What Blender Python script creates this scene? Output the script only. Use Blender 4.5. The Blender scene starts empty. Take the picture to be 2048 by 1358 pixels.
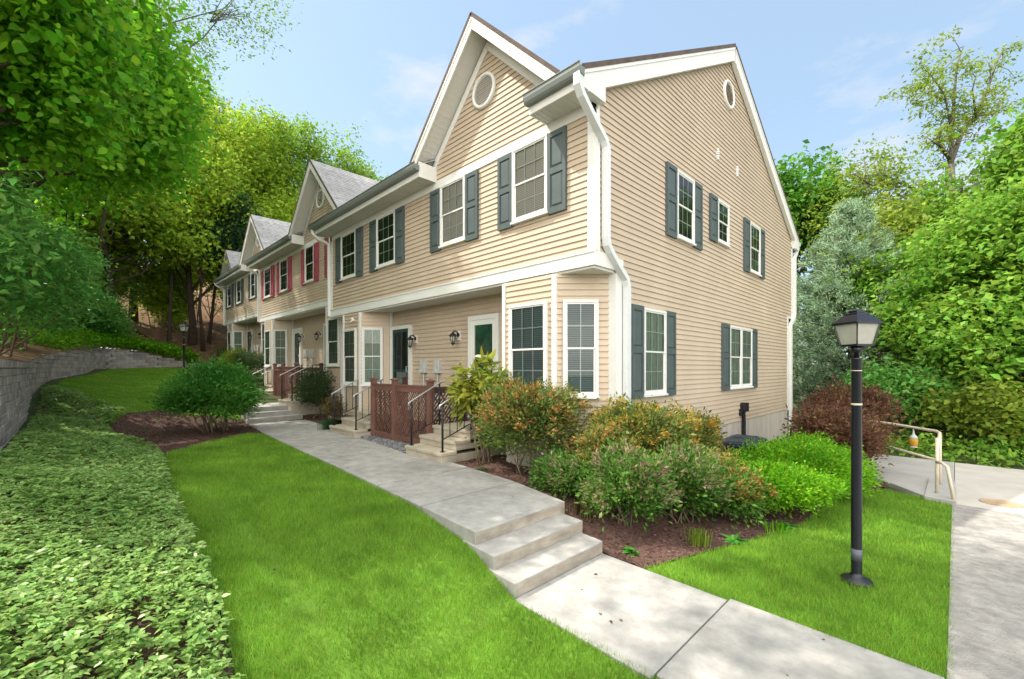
import bpy, math, random
import numpy as np
from mathutils import Vector
R = math.radians
rng = np.random.default_rng(7)
random.seed(7)
sc = bpy.context.scene
COL = sc.collection
# ------------------------------------------------------------------ camera
EYE = 2.08
CAM = (3.857, -5.570)
cd = bpy.data.cameras.new('camera'); cam = bpy.data.objects.new('camera', cd); COL.objects.link(cam)
cam.location = (CAM[0], CAM[1], EYE)
cam.rotation_euler = (R(90), 0, R(45.2604))
cd.sensor_width = 36; cd.lens = 36 * 880 / 2048.; cd.shift_y = (736 - 679) / 2048.
cd.clip_start = .05; cd.clip_end = 1500
sc.camera = cam
# ------------------------------------------------------------------ sky, sun, exposure
SUN = Vector((.55, .45, -.95)).normalized()          # direction the light travels
EL = math.asin(-SUN.z); AZ = math.atan2(-SUN.x, -SUN.y)
w = bpy.data.worlds.new('World'); sc.world = w; w.use_nodes = True
wt = w.node_tree; wn = wt.nodes; bg = wn['Background']
sky = wn.new('ShaderNodeTexSky'); sky.sky_type = 'NISHITA'; sky.sun_disc = False
sky.sun_elevation = EL; sky.sun_rotation = AZ; sky.air_density = 1.0; sky.dust_density = 1.0; sky.ozone_density = 1.0
tc = wn.new('ShaderNodeTexCoord')
mp = wn.new('ShaderNodeMapping'); mp.inputs['Scale'].default_value = (1, 1, 2.6)
nz = wn.new('ShaderNodeTexNoise'); nz.inputs['Scale'].default_value = 2.3; nz.inputs['Detail'].default_value = 7; nz.inputs['Roughness'].default_value = .55
cr = wn.new('ShaderNodeValToRGB'); cr.color_ramp.elements[0].position = .54; cr.color_ramp.elements[1].position = .70
def mixc(f, a, b):                                     # thin even haze, then clouds
    mx = wn.new('ShaderNodeMix'); mx.data_type = 'RGBA'
    for k, v in ((0, f), (6, a), (7, b)):
        if hasattr(v, 'node'): wt.links.new(v, mx.inputs[k])
        else: mx.inputs[k].default_value = v
    return mx.outputs[2]
L = wt.links
L.new(tc.outputs['Generated'], mp.inputs[0]); L.new(mp.outputs[0], nz.inputs[0]); L.new(nz.outputs[0], cr.inputs[0])
hazed = mixc(.62, sky.outputs[0], (1.45, 1.95, 2.36, 1))
clouded = mixc(cr.outputs[0], hazed, (2.7, 2.7, 2.75, 1))
# bright broken cloud added to the unseen sky behind the camera, as fill light
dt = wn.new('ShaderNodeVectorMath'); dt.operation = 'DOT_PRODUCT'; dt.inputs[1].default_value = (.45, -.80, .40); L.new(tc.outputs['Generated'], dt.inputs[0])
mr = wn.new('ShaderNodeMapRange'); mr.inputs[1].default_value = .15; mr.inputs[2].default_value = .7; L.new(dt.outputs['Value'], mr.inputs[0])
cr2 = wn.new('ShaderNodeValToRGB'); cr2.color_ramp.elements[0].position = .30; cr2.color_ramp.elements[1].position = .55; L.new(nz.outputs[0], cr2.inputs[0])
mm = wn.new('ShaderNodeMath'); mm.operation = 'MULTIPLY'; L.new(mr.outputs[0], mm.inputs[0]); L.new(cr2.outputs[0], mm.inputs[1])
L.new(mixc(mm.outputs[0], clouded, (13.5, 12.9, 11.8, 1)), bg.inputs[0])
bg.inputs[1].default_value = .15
sl = bpy.data.lights.new('sun', 'SUN'); sl.energy = 2.6; sl.angle = R(.6); sl.color = (1, .93, .82)
so = bpy.data.objects.new('sun', sl); COL.objects.link(so); so.location = (-20, -20, 40)
so.rotation_euler = SUN.to_track_quat('-Z', 'Y').to_euler()
sc.view_settings.view_transform = 'Standard'; sc.view_settings.look = 'None'
sc.view_settings.exposure = 1.27; sc.view_settings.gamma = 1
sc.cycles.max_bounces = 12; sc.cycles.diffuse_bounces = 8; sc.cycles.transparent_max_bounces = 16; sc.cycles.use_denoising = True

# ------------------------------------------------------------------ materials
def M(name, col, rough=.6, var=.12, ns=6., bump=0., bs=60., spec=.3, metal=0., isl=0., trans=0., stretch=None, col2=None, lf=0.):
    m = bpy.data.materials.new(name); m.use_nodes = True
    t = m.node_tree; n = t.nodes; l = t.links; b = n['Principled BSDF']
    b.inputs['Roughness'].default_value = rough; b.inputs['Metallic'].default_value = metal
    b.inputs['Specular IOR Level'].default_value = spec
    tc = n.new('ShaderNodeTexCoord'); vec = tc.outputs['Object']
    if stretch:
        mp = n.new('ShaderNodeMapping'); mp.inputs['Scale'].default_value = stretch; l.new(vec, mp.inputs[0]); vec = mp.outputs[0]
    nz = n.new('ShaderNodeTexNoise'); nz.inputs['Scale'].default_value = ns; nz.inputs['Detail'].default_value = 6; nz.inputs['Roughness'].default_value = .62
    l.new(vec, nz.inputs['Vector'])
    r = n.new('ShaderNodeValToRGB')
    a = np.array(col); c2 = np.array(col2) if col2 else None
    r.color_ramp.elements[0].position = .3; r.color_ramp.elements[1].position = .7
    lo = a * (1 - var); hi = (c2 if c2 is not None else a * (1 + var))
    r.color_ramp.elements[0].color = (*lo, 1); r.color_ramp.elements[1].color = (*np.minimum(hi, .95), 1)
    l.new(nz.outputs[0], r.inputs[0]); out = r.outputs[0]
    if lf:
        n2 = n.new('ShaderNodeTexNoise'); n2.inputs['Scale'].default_value = ns * .23; n2.inputs['Detail'].default_value = 8; n2.inputs['Roughness'].default_value = .7; l.new(vec, n2.inputs['Vector'])
        r2 = n.new('ShaderNodeMapRange'); r2.inputs[1].default_value = .32; r2.inputs[2].default_value = .68; r2.inputs[3].default_value = 1 - lf; r2.inputs[4].default_value = 1 + lf
        l.new(n2.outputs[0], r2.inputs[0]); hv = n.new('ShaderNodeHueSaturation'); l.new(r2.outputs[0], hv.inputs['Value']); l.new(out, hv.inputs['Color']); out = hv.outputs[0]
    if isl:
        g = n.new('ShaderNodeNewGeometry'); hs = n.new('ShaderNodeHueSaturation')
        mr = n.new('ShaderNodeMapRange'); mr.inputs[3].default_value = 1 - isl; mr.inputs[4].default_value = 1 + isl
        l.new(g.outputs['Random Per Island'], mr.inputs[0]); l.new(mr.outputs[0], hs.inputs['Value'])
        m2 = n.new('ShaderNodeMath'); m2.operation = 'MULTIPLY'; m2.inputs[1].default_value = 7.31
        m3 = n.new('ShaderNodeMath'); m3.operation = 'FRACT'
        mr2 = n.new('ShaderNodeMapRange'); mr2.inputs[3].default_value = .5 - .035 * isl * 2; mr2.inputs[4].default_value = .5 + .03 * isl * 2
        l.new(g.outputs['Random Per Island'], m2.inputs[0]); l.new(m2.outputs[0], m3.inputs[0]); l.new(m3.outputs[0], mr2.inputs[0])
        l.new(mr2.outputs[0], hs.inputs['Hue']); l.new(out, hs.inputs['Color']); out = hs.outputs[0]
    l.new(out, b.inputs['Base Color'])
    if bump:
        bn = n.new('ShaderNodeTexNoise'); bn.inputs['Scale'].default_value = bs; bn.inputs['Detail'].default_value = 5
        l.new(vec, bn.inputs['Vector'])
        bp = n.new('ShaderNodeBump'); bp.inputs['Strength'].default_value = bump; bp.inputs['Distance'].default_value = .02
        l.new(bn.outputs[0], bp.inputs['Height']); l.new(bp.outputs[0], b.inputs['Normal'])
    if trans:
        tr = n.new('ShaderNodeBsdfTranslucent'); ms = n.new('ShaderNodeMixShader'); ms.inputs[0].default_value = trans
        l.new(out, tr.inputs[0]); l.new(b.outputs[0], ms.inputs[1]); l.new(tr.outputs[0], ms.inputs[2])
        l.new(ms.outputs[0], n['Material Output'].inputs[0])
    return m
def leafmat(name, col, isl=.35, trans=.5, rough=.5, ns=.9, var=.22, col2=None):
    return M(name, col, rough=rough, var=var, ns=ns, isl=isl, trans=trans, spec=.25, col2=col2)
def glassmat():
    m = bpy.data.materials.new('window_glass'); m.use_nodes = True
    t = m.node_tree; n = t.nodes; l = t.links
    tr = n.new('ShaderNodeBsdfTransparent'); tr.inputs[0].default_value = (.82, .88, .87, 1)
    gl = n.new('ShaderNodeBsdfGlossy'); gl.inputs['Roughness'].default_value = .03
    fr = n.new('ShaderNodeFresnel'); fr.inputs[0].default_value = 1.5
    nz = n.new('ShaderNodeTexNoise'); nz.inputs['Scale'].default_value = 1.3; bp = n.new('ShaderNodeBump'); bp.inputs['Strength'].default_value = .05
    l.new(nz.outputs[0], bp.inputs['Height']); l.new(bp.outputs[0], gl.inputs['Normal'])
    ms = n.new('ShaderNodeMixShader'); l.new(fr.outputs[0], ms.inputs[0]); l.new(tr.outputs[0], ms.inputs[1]); l.new(gl.outputs[0], ms.inputs[2])
    l.new(ms.outputs[0], n['Material Output'].inputs[0]); return m
def blindmat(name, col, period):
    m = bpy.data.materials.new(name); m.use_nodes = True
    t = m.node_tree; n = t.nodes; l = t.links; b = n['Principled BSDF']; b.inputs['Roughness'].default_value = .8
    tc = n.new('ShaderNodeTexCoord'); wv = n.new('ShaderNodeTexWave'); wv.bands_direction = 'Z'; wv.inputs['Scale'].default_value = .314 / period
    wv.inputs['Distortion'].default_value = 0
    r = n.new('ShaderNodeValToRGB'); r.color_ramp.elements[0].color = (*[c * .45 for c in col], 1); r.color_ramp.elements[1].color = (*col, 1)
    l.new(tc.outputs['Object'], wv.inputs[0]); l.new(wv.outputs[0], r.inputs[0]); l.new(r.outputs[0], b.inputs['Base Color']); return m
def plain_emit_free(name, col, rough): return M(name, col, rough, var=.05)
SIDING = M('vinyl_siding', (.475, .386, .294), .55, var=.06, ns=1.7, lf=.06, bump=.05, bs=30, spec=.25)
WHITE = M('white_trim', (.66, .66, .635), .5, var=.04, ns=2)
SOFFIT = M('soffit_vinyl', (.60, .59, .56), .6, var=.04, ns=3)
GUT = M('gutter_paint', (.17, .19, .18), .4, var=.06)
SPOUT = M('downspout_paint', (.60, .62, .63), .4, var=.05)
SH1 = M('grey_green_shutter', (.075, .098, .10), .5, var=.08)
SH2 = M('red_shutter', (.33, .065, .10), .5, var=.1)
SH3 = M('dark_green_shutter', (.05, .075, .07), .5, var=.1)
SHING = M('roof_shingle', (.33, .325, .33), .9, var=.25, ns=5, bump=.4, bs=90, isl=.12)
SHINGD = M('ridge_shingle', (.10, .075, .065), .9, var=.3, ns=5, bump=.4, bs=90)
CONC = M('concrete', (.36, .35, .33), .85, var=.13, ns=1.6, bump=.25, bs=120)
CONCW = M('walk_concrete', (.335, .325, .305), .85, var=.20, ns=5, bump=.3, bs=160, lf=.22)
RISER = M('stained_riser_concrete', (.34, .30, .245), .9, var=.28, ns=4, bump=.35, bs=70, stretch=(1, 1, 2.2), lf=.2)
STEPC = M('step_concrete', (.42, .37, .29), .88, var=.22, ns=3, bump=.35, bs=90)
FOUND = M('foundation_concrete', (.45, .41, .37), .9, var=.22, ns=1.4, bump=.15, bs=40, stretch=(4, 4, .5))
ROADM = M('road_concrete', (.47, .44, .40), .9, var=.16, ns=1.3, bump=.5, bs=55)
SIDEW = M('sidewalk_concrete', (.31, .295, .275), .92, var=.25, ns=9, lf=.2, bump=.7, bs=70)
BLACK = M('black_iron', (.015, .016, .02), .45, var=.1)
POSTB = M('lamp_post_paint', (.006, .007, .013), .32, var=.2, spec=.5)
ALU = M('worn_handrail', (.42, .43, .44), .35, var=.1, metal=.6)
BAND = M('pale_band', (.55, .5, .38), .5)
TAPE = M('grey_tape', (.10, .11, .13), .5)
LATT = M('brown_lattice_wood', (.17, .085, .066), .65, var=.2, ns=4, bump=.2, bs=30)
LATTD = M('dark_lattice_wood', (.085, .042, .038), .7, var=.2)
BINM = M('bin_plastic', (.018, .028, .045), .45)
METER = M('meter_box_grey', (.45, .46, .44), .5)
GREEND = M('green_door_paint', (.015, .06, .05), .4)
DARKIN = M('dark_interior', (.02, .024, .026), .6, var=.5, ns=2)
GREENREFL = M('green_reflection_panel', (.05, .14, .09), .15, spec=.7, var=.6, ns=3)  # green blotches paint the reflections in the white door's glass
SCREEN = M('screen_mesh', (.03, .03, .035), .5)
CURT = M('window_curtain', (.26, .30, .25), .8, var=.3, ns=9, stretch=(6, 6, .6))
BL1 = blindmat('window_blind', (.17, .215, .225), .035)
BL2 = blindmat('pale_window_blind', (.66, .58, .52), .03)
GLASS = glassmat()
LGLASS = M('lantern_glass', (.62, .62, .55), .25, trans=.5, spec=.5)
AMBER = M('amber_jar', (.55, .30, .03), .2, spec=.6, trans=.3)
TAN = M('tan_cover', (.40, .29, .19), .8, var=.2, bump=.3)
CREAM = M('cream_rail_paint', (.55, .48, .38), .5, var=.12)
BARK = M('bark', (.075, .052, .038), .95, var=.4, ns=5, bump=.7, bs=25, stretch=(3, 3, .7))
BARKG = M('grey_bark', (.13, .11, .095), .95, var=.35, ns=5, bump=.7, bs=25, stretch=(3, 3, .7))
TWIG = M('shrub_stem', (.16, .115, .08), .9, var=.3)
MULCH = M('mulch', (.085, .045, .035), .95, var=.5, ns=35, bump=1., bs=80, col2=(.17, .095, .075))
CHIP = M('mulch_chip', (.12, .065, .05), .9, var=.4, ns=3, isl=.55)
SOIL = M('lawn_soil', (.11, .21, .02), .95, var=.3, ns=3)
HILL = M('leaf_litter', (.15, .085, .042), .95, var=.45, ns=3, bump=.8, bs=12, col2=(.30, .165, .08))
GROUNDM = M('ground_soil', (.06, .075, .025), .95, var=.4, ns=1.5)
BLOCK = M('wall_block', (.40, .36, .335), .92, var=.25, ns=3, bump=.6, bs=45, isl=.22)
PEB = M('pebble', (.16, .165, .175), .7, var=.2, isl=.5)
GRASS = M('grass_blade', (.165, .36, .032), .55, var=.25, ns=1.6, lf=.16, isl=.32, trans=.35, spec=.2, col2=(.26, .47, .05))
G_NEAR = leafmat('linden_leaf', (.17, .50, .025), col2=(.29, .60, .035), rough=.38, trans=.6)
G_TEAL = leafmat('dogwood_leaf', (.14, .42, .075), col2=(.25, .54, .11))
G_YEL = leafmat('sunny_maple_leaf', (.25, .44, .03), col2=(.40, .54, .045))
G_MID = leafmat('oak_leaf', (.18, .36, .035), col2=(.30, .46, .055))
G_DARK = leafmat('dark_maple_leaf', (.07, .23, .022), col2=(.13, .33, .03))
G_MAPLE = leafmat('maple_leaf', (.14, .36, .035), col2=(.27, .46, .06))
G_LOC = leafmat('locust_leaf', (.21, .33, .035), col2=(.30, .39, .05))
G_THK = leafmat('thicket_leaf', (.30, .52, .04), col2=(.46, .62, .06))
G_HEM = leafmat('hemlock_needle', (.02, .065, .018), isl=.3, trans=.15)
G_PINE = leafmat('pine_needle', (.25, .41, .22), isl=.3, trans=.2, col2=(.38, .52, .32))
G_BARB = leafmat('barberry_leaf', (.16, .065, .05), isl=.5, col2=(.24, .15, .07))
G_RHO = leafmat('rhododendron_leaf', (.18, .27, .03), col2=(.38, .38, .06), rough=.35)
G_PIER = leafmat('pieris_leaf', (.10, .20, .04), isl=.5, col2=(.24, .28, .07))
G_PIE2 = leafmat('andromeda_green_leaf', (.10, .26, .038), isl=.45, col2=(.17, .34, .06))
G_PIERR = leafmat('pieris_new_growth', (.52, .25, .08), isl=.4, col2=(.56, .38, .12))
G_PIERY = leafmat('pieris_yellow_growth', (.55, .45, .07), isl=.35, col2=(.56, .32, .07))
G_PINK = leafmat('pieris_faded_bloom', (.44, .31, .23), isl=.4, col2=(.36, .33, .16))
G_BOX = leafmat('yew_leaf', (.13, .40, .012), isl=.35, col2=(.23, .51, .02))
G_SPI = leafmat('spirea_leaf', (.58, .50, .08), isl=.3, col2=(.62, .44, .13))
G_BURN = leafmat('burning_bush_leaf', (.07, .29, .04), isl=.35, col2=(.14, .38, .06))
G_AZA = leafmat('azalea_leaf', (.05, .11, .04), isl=.4, col2=(.10, .15, .055))
G_BRN = leafmat('brown_shrub_leaf', (.16, .11, .05), isl=.5, col2=(.22, .18, .08))
G_PACH = leafmat('pachysandra_leaf', (.22, .44, .085), isl=.38, col2=(.42, .60, .20), rough=.32)
G_PACHD = leafmat('dry_stalk', (.28, .20, .08), isl=.4)
G_LILY = leafmat('daylily_blade', (.06, .17, .07), isl=.3)

# ------------------------------------------------------------------ mesh helpers
def tag(o, label=None, cat=None, group=None, kind=None):
    if label: o['label'] = label
    if cat: o['category'] = cat
    if group: o['group'] = group
    if kind: o['kind'] = kind
    return o
def thing(name, label, cat, loc=(0, 0, 0), rz=0, group=None):
    o = bpy.data.objects.new(name, None); COL.objects.link(o); o.location = loc; o.rotation_euler = (0, 0, rz)
    o.empty_display_size = .2
    return tag(o, label, cat, group)
def link(name, me, mat, parent=None, smooth=False):
    me.materials.append(mat)
    if smooth: me.shade_smooth()
    o = bpy.data.objects.new(name, me); COL.objects.link(o)
    if parent: o.parent = parent
    return o
def fast(name, V, F, mat, parent=None, smooth=False):
    """V (n,3), F (m,k) with one polygon size"""
    V = np.asarray(V, np.float32); F = np.asarray(F, np.int32); k = F.shape[1]
    me = bpy.data.meshes.new(name); me.vertices.add(len(V)); me.vertices.foreach_set('co', V.ravel())
    me.loops.add(F.size); me.loops.foreach_set('vertex_index', F.ravel())
    me.polygons.add(len(F)); me.polygons.foreach_set('loop_start', np.arange(0, F.size, k, dtype=np.int32))
    me.polygons.foreach_set('loop_total', np.full(len(F), k, np.int32))
    me.update(calc_edges=True); me.validate()
    return link(name, me, mat, parent, smooth)
class Fr:                                   # plane frame: u along U, v along V, d along outward N
    def __init__(s, O, U, V=(0, 0, 1)):
        s.O = np.array(O, float); s.U = np.array(U, float); s.U /= np.linalg.norm(s.U); s.V = np.array(V, float); s.V /= np.linalg.norm(s.V)
        s.N = np.cross(s.U, s.V)
    def p(s, u, v, d=0.): return tuple(s.O + u * s.U + v * s.V + d * s.N)
def seg(P, Q): return Fr((P[0], P[1], 0), (Q[0] - P[0], Q[1] - P[1], 0))
class MB:
    def __init__(s): s.v = []; s.f = []
    def add(s, vs, fs):
        b = len(s.v); s.v += [tuple(float(c) for c in v) for v in vs]; s.f += [tuple(b + i for i in f) for f in fs]; return s
    def box(s, x0, x1, y0, y1, z0, z1): return s.fbox(Fr((0, 0, 0), (1, 0, 0), (0, 1, 0)), x0, x1, y0, y1, z0, z1)
    def fbox(s, fr, u0, u1, v0, v1, d0, d1):
        P = [fr.p(u, v, d) for d in (d0, d1) for v in (v0, v1) for u in (u0, u1)]
        return s.add(P, [(0, 2, 3, 1), (4, 5, 7, 6), (0, 1, 5, 4), (2, 6, 7, 3), (0, 4, 6, 2), (1, 3, 7, 5)])
    def fprism(s, fr, poly, a, b, axis='u'):
        """poly in the two other axes, extruded along axis from a to b"""
        n = len(poly)
        def q(t, c): return {'u': fr.p(t, c[0], c[1]), 'v': fr.p(c[0], t, c[1]), 'd': fr.p(c[0], c[1], t)}[axis]
        V = [q(a, c) for c in poly] + [q(b, c) for c in poly]
        F = [tuple(range(n))[::-1], tuple(range(n, 2 * n))] + [(i, (i + 1) % n, n + (i + 1) % n, n + i) for i in range(n)]
        return s.add(V, F)
    def prism(s, poly, z0, z1):
        return s.fprism(Fr((0, 0, 0), (1, 0, 0), (0, 1, 0)), poly, z0, z1, 'd')
    def tube(s, pts, r, n=8, cap=True, sq=None):
        pts = [np.array(p, float) for p in pts]; rs = r if hasattr(r, '__len__') else [r] * len(pts)
        up = None; rings = []
        for i, p in enumerate(pts):
            t = (pts[min(i + 1, len(pts) - 1)] - pts[max(i - 1, 0)]); t /= (np.linalg.norm(t) + 1e-9)
            if up is None:
                a = np.array([0, 0, 1.]) if abs(t[2]) < .9 else np.array([1., 0, 0]); up = np.cross(np.cross(t, a), t)
            up = up - t * (up @ t); up /= np.linalg.norm(up) + 1e-9; sd = np.cross(t, up)
            if sq: ring = [p + sd * a * sq[0] + up * b * sq[1] for a, b in ((1, 1), (-1, 1), (-1, -1), (1, -1))]
            else: ring = [p + rs[i] * (math.cos(k * 2 * math.pi / n) * sd + math.sin(k * 2 * math.pi / n) * up) for k in range(n)]
            rings.append(ring)
        m = 4 if sq else n
        V = [v for g in rings for v in g]; F = []
        for i in range(len(rings) - 1):
            for k in range(m): F.append((i * m + k, i * m + (k + 1) % m, (i + 1) * m + (k + 1) % m, (i + 1) * m + k))
        if cap: F += [tuple(range(m))[::-1], tuple((len(rings) - 1) * m + k for k in range(m))]
        return s.add(V, F)
    def lathe(s, prof, c=(0, 0, 0), n=20, sx=1.):
        V = []; F = []
        for r, z in prof:
            V += [(c[0] + r * math.cos(2 * math.pi * k / n), c[1] + r * math.sin(2 * math.pi * k / n), c[2] + z) for k in range(n)]
        for i in range(len(prof) - 1):
            for k in range(n): F.append((i * n + k, i * n + (k + 1) % n, (i + 1) * n + (k + 1) % n, (i + 1) * n + k))
        F += [tuple(range(n))[::-1], tuple((len(prof) - 1) * n + k for k in range(n))]
        return s.add(V, F)
    def build(s, name, mat, parent=None, smooth=False, bevel=0.):
        me = bpy.data.meshes.new(name); me.from_pydata(s.v, [], s.f); me.update()
        o = link(name, me, mat, parent, smooth)
        if bevel:
            b = o.modifiers.new('bevel', 'BEVEL'); b.width = bevel; b.segments = 2; b.limit_method = 'ANGLE'; b.angle_limit = R(40)
        return o
def clipz(poly, z0, z1, ax=1):
    def half(P, keep, z):
        out = []
        for i in range(len(P)):
            a = P[i]; b = P[(i + 1) % len(P)]; ka = keep(a[ax]); kb = keep(b[ax])
            if ka: out.append(a)
            if ka != kb:
                t = (z - a[ax]) / (b[ax] - a[ax]); c = [a[0] + t * (b[0] - a[0]), a[1] + t * (b[1] - a[1])]; c[ax] = z; out.append(tuple(c))
        return out
    P = half(poly, lambda q: q >= z0 - 1e-9, z0)
    return half(P, lambda q: q <= z1 + 1e-9, z1) if len(P) > 2 else []
def courses(mb, fr, poly, h=.1, amp=.019, start=None):
    """clapboard or shingle courses on a convex polygon (u,v): every course leans out towards its lower edge"""
    lo = min(p[1] for p in poly) if start is None else start; hi = max(p[1] for p in poly)
    k = 0; z = lo
    while z < hi - 1e-4:
        P = clipz(poly, z, min(z + h, hi))
        if len(P) > 2:
            V = [fr.p(u, v, .001 + amp * (1 - (v - z) / h)) for u, v in P]
            mb.add(V, [tuple(range(len(V)))])
            bot = [p for p in P if abs(p[1] - z) < 1e-6]
            if len(bot) >= 2:
                a = min(b[0] for b in bot); b = max(b[0] for b in bot)
                mb.add([fr.p(a, z, 0), fr.p(b, z, 0), fr.p(b, z, .001 + amp), fr.p(a, z, .001 + amp)], [(0, 1, 2, 3)])
        z += h
    return mb

# ------------------------------------------------------------------ ground shape
zx = [-60, -40, -30, -28, -25, -20.5, -16, -13.5, -12.0, -11.3, -6, -.8, .3, 1.15, 2, 60]
zz = [4, 2.8, 2.15, 2.0, 1.78, 1.42, 1.08, .85, .60, .39, .375, .36, .24, -.015, -.02, -.02]
def gz(x, y):
    x = np.asarray(x, float); y = np.asarray(y, float)
    z = np.interp(x, zx, zz)
    z = z + np.clip((-4.3 - y) / 2, 0, 1.6) * .48
    s = np.clip((y - .3) / 2, 0, 1) * np.clip((x + 10) / 4, 0, 1)
    back = -.02 - .42 * np.clip((y - 2) / 6, 0, 1) * np.clip((2.0 - x) / 1.2, 0, 1) - .03 * np.clip(y - 10, 0, 60) * np.clip((x + 6) / 6, 0, 1)
    z = z * (1 - s) + s * back
    return z
def inpoly(poly, x, y):
    p = np.array(poly); n = len(p); r = np.zeros(len(x), bool); j = n - 1
    for i in range(n):
        c = ((p[i, 1] > y) != (p[j, 1] > y)) & (x < (p[j, 0] - p[i, 0]) * (y - p[i, 1]) / (p[j, 1] - p[i, 1] + 1e-12) + p[i, 0]); r ^= c; j = i
    return r
def scatter(poly, n):
    p = np.array(poly); a = p.min(0); b = p.max(0); out = np.zeros((0, 2))
    while len(out) < n:
        q = a + rng.random((n * 2, 2)) * (b - a); out = np.vstack([out, q[inpoly(poly, q[:, 0], q[:, 1])]])
    return out[:n]
def area(poly):
    p = np.array(poly); return abs(np.sum(p[:, 0] * np.roll(p[:, 1], -1) - p[:, 1] * np.roll(p[:, 0], -1))) / 2
def sheet(name, poly, off, mat, cell=.3, jit=0., skirt=True):
    p = np.array(poly); a = np.floor(p.min(0) / cell).astype(int); b = np.ceil(p.max(0) / cell).astype(int)
    idx = {}; V = []; F = []
    def vid(q):
        k = (round(q[0], 4), round(q[1], 4))
        if k not in idx:
            idx[k] = len(V); V.append((q[0], q[1], float(gz(q[0], q[1])) + off + jit * (rng.random() - .5)))
        return idx[k]
    for i in range(a[0], b[0]):
        S = clipz(list(map(tuple, poly)), i * cell, (i + 1) * cell, 0)
        if len(S) < 3: continue
        for j in range(a[1], b[1]):
            P = clipz(S, j * cell, (j + 1) * cell, 1)
            if len(P) < 3: continue
            f = []
            for q in P:
                k = vid(q)
                if not f or (f[-1] != k and f[0] != k): f.append(k)
            if len(f) > 2 and area([V[k][:2] for k in f]) > 1e-6: F.append(tuple(f))
    me = bpy.data.meshes.new(name); me.from_pydata(V, [], F); me.validate(); me.update()
    o = link(name, me, mat, None, True); return tag(o, kind='structure')
# ------------------------------------------------------------------ structure: ground and paving
gx = np.unique(np.concatenate([np.arange(-14, 8, .5), np.arange(-60, -14, 2), np.arange(8, 30, 2), np.arange(30, 121, 15), np.arange(-200, -60, 20)]))
gy = np.unique(np.concatenate([np.arange(-8, 9, .5), np.arange(-40, -8, 4), np.arange(9, 40, 2), np.arange(40, 201, 20)]))
GX, GY = np.meshgrid(gx, gy, indexing='ij'); GZ = gz(GX, GY) - .03
ni, nj = GX.shape; I = np.arange(ni * nj).reshape(ni, nj)
tag(fast('ground', np.stack([GX, GY, GZ], -1).reshape(-1, 3), np.stack([I[:-1, :-1], I[1:, :-1], I[1:, 1:], I[:-1, 1:]], -1).reshape(-1, 4), GROUNDM, None, True), kind='structure')
LAWN1 = [(6, -2.83), (1.0, -2.78), (.35, -2.68), (-3, -2.46), (-8.5, -2.17), (-8.98, -2.43), (-8.3, -3.3), (-7.21, -4.28), (-6.29, -4.42), (-4.22, -4.6), (-1.38, -4.8), (.08, -4.84), (1.07, -4.9), (3, -5.0), (6, -5.1)]
LAWN2 = [(-10.95, -5.1), (-12.87, -4.47), (-13.3, -3.62), (-12.42, -3.3), (-11.6, -1.95), (-14, -1.72), (-20, -1.5), (-28, -.9), (-29.6, -1.6), (-28.8, -3.2), (-27.9, -4.3), (-23.1, -5.0), (-18.4, -5.9), (-15.8, -6.05), (-13.2, -5.2)]
COVER = [(7, -5.15), (3, -5.02), (1.07, -4.92), (.08, -4.86), (-1.38, -4.82), (-4.22, -4.63), (-6.29, -4.46), (-7.2, -4.42), (-8.8, -4.92), (-10.7, -5.16), (-12.0, -4.72), (-12.9, -4.5), (-13.6, -5.2), (-15.8, -6.02), (-13.76, -6.22), (-8, -6.22), (-5.3, -6.24), (-3.4, -6.7), (0, -7.2), (7, -7.4)]
MULCHL = [(-7.0, -4.4), (-7.2, -4.3), (-8.98, -2.44), (-8.5, -2.18), (-10.68, -1.9), (-11.6, -1.9), (-12.42, -3.3), (-13.3, -3.6), (-12.9, -4.5), (-12, -4.75), (-10.7, -5.18), (-8.8, -4.95)]
MULCHR = [(-2.5, -.92), (-2.41, -.83), (-.88, -.93), (.4, -1.2), (1.05, -1.36), (1.57, -1.37), (1.88, -.42), (2.4, 1.24), (2.46, 2.5), (2.67, 3.68), (3.0, 4.6), (2.9, 5.9), (.03, 6.5), (.03, .5), (-.2, .5), (-.75, 0), (-1.9, 0), (-1.9, .6), (-2.5, .6)]
MULCH2 = [(-7.8, -.72), (-11.3, -.28), (-13.5, .0), (-13.5, .6), (-7.8, .5)]
LAWN3 = [(1.57, -1.385), (1.88, -.42), (2.4, 1.24), (2.46, 2.5), (2.67, 3.68), (3.0, 4.3), (3.55, 4.1), (3.8, 3.95), (3.826, 3.82), (3.826, -1.45), (3.0, -1.42)]
PEBB = [(-6.35, -.7), (-3.7, -.98), (-3.7, -.36), (-6.35, -.2)]
for nm, pl in (('lawn_soil', LAWN1), ('upper_lawn_soil', LAWN2), ('side_lawn_soil', LAWN3)): sheet(nm, pl, 0, SOIL)
for nm, pl in (('mulch_bed', MULCHL), ('shrub_mulch_bed', MULCHR), ('wall_mulch_bed', MULCH2)): sheet(nm, pl, .012, MULCH, cell=.12, jit=.022)
sheet('ground_cover_soil', COVER, -.01, MULCH)
sheet('pebble_bed', PEBB, .012, MULCH)
def struct(name, mb, mat, bevel=0.): return tag(mb.build(name, mat, bevel=bevel), kind='structure')
def pathpoly(xs):   # the upper path between the steps, gently curving
    ry = np.interp(xs, [-11.05, -2.41, -.88, .4], [-.27, -.82, -.93, -1.21]); ly = np.interp(xs, [-11.05, -8.5, -3, .4], [-1.93, -2.16, -2.45, -2.67])
    return ry, ly
m = MB()
jo = [.4, -.72, -1.95, -3.2, -4.45, -5.7, -6.95, -8.2, -9.5, -11.05]
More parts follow.
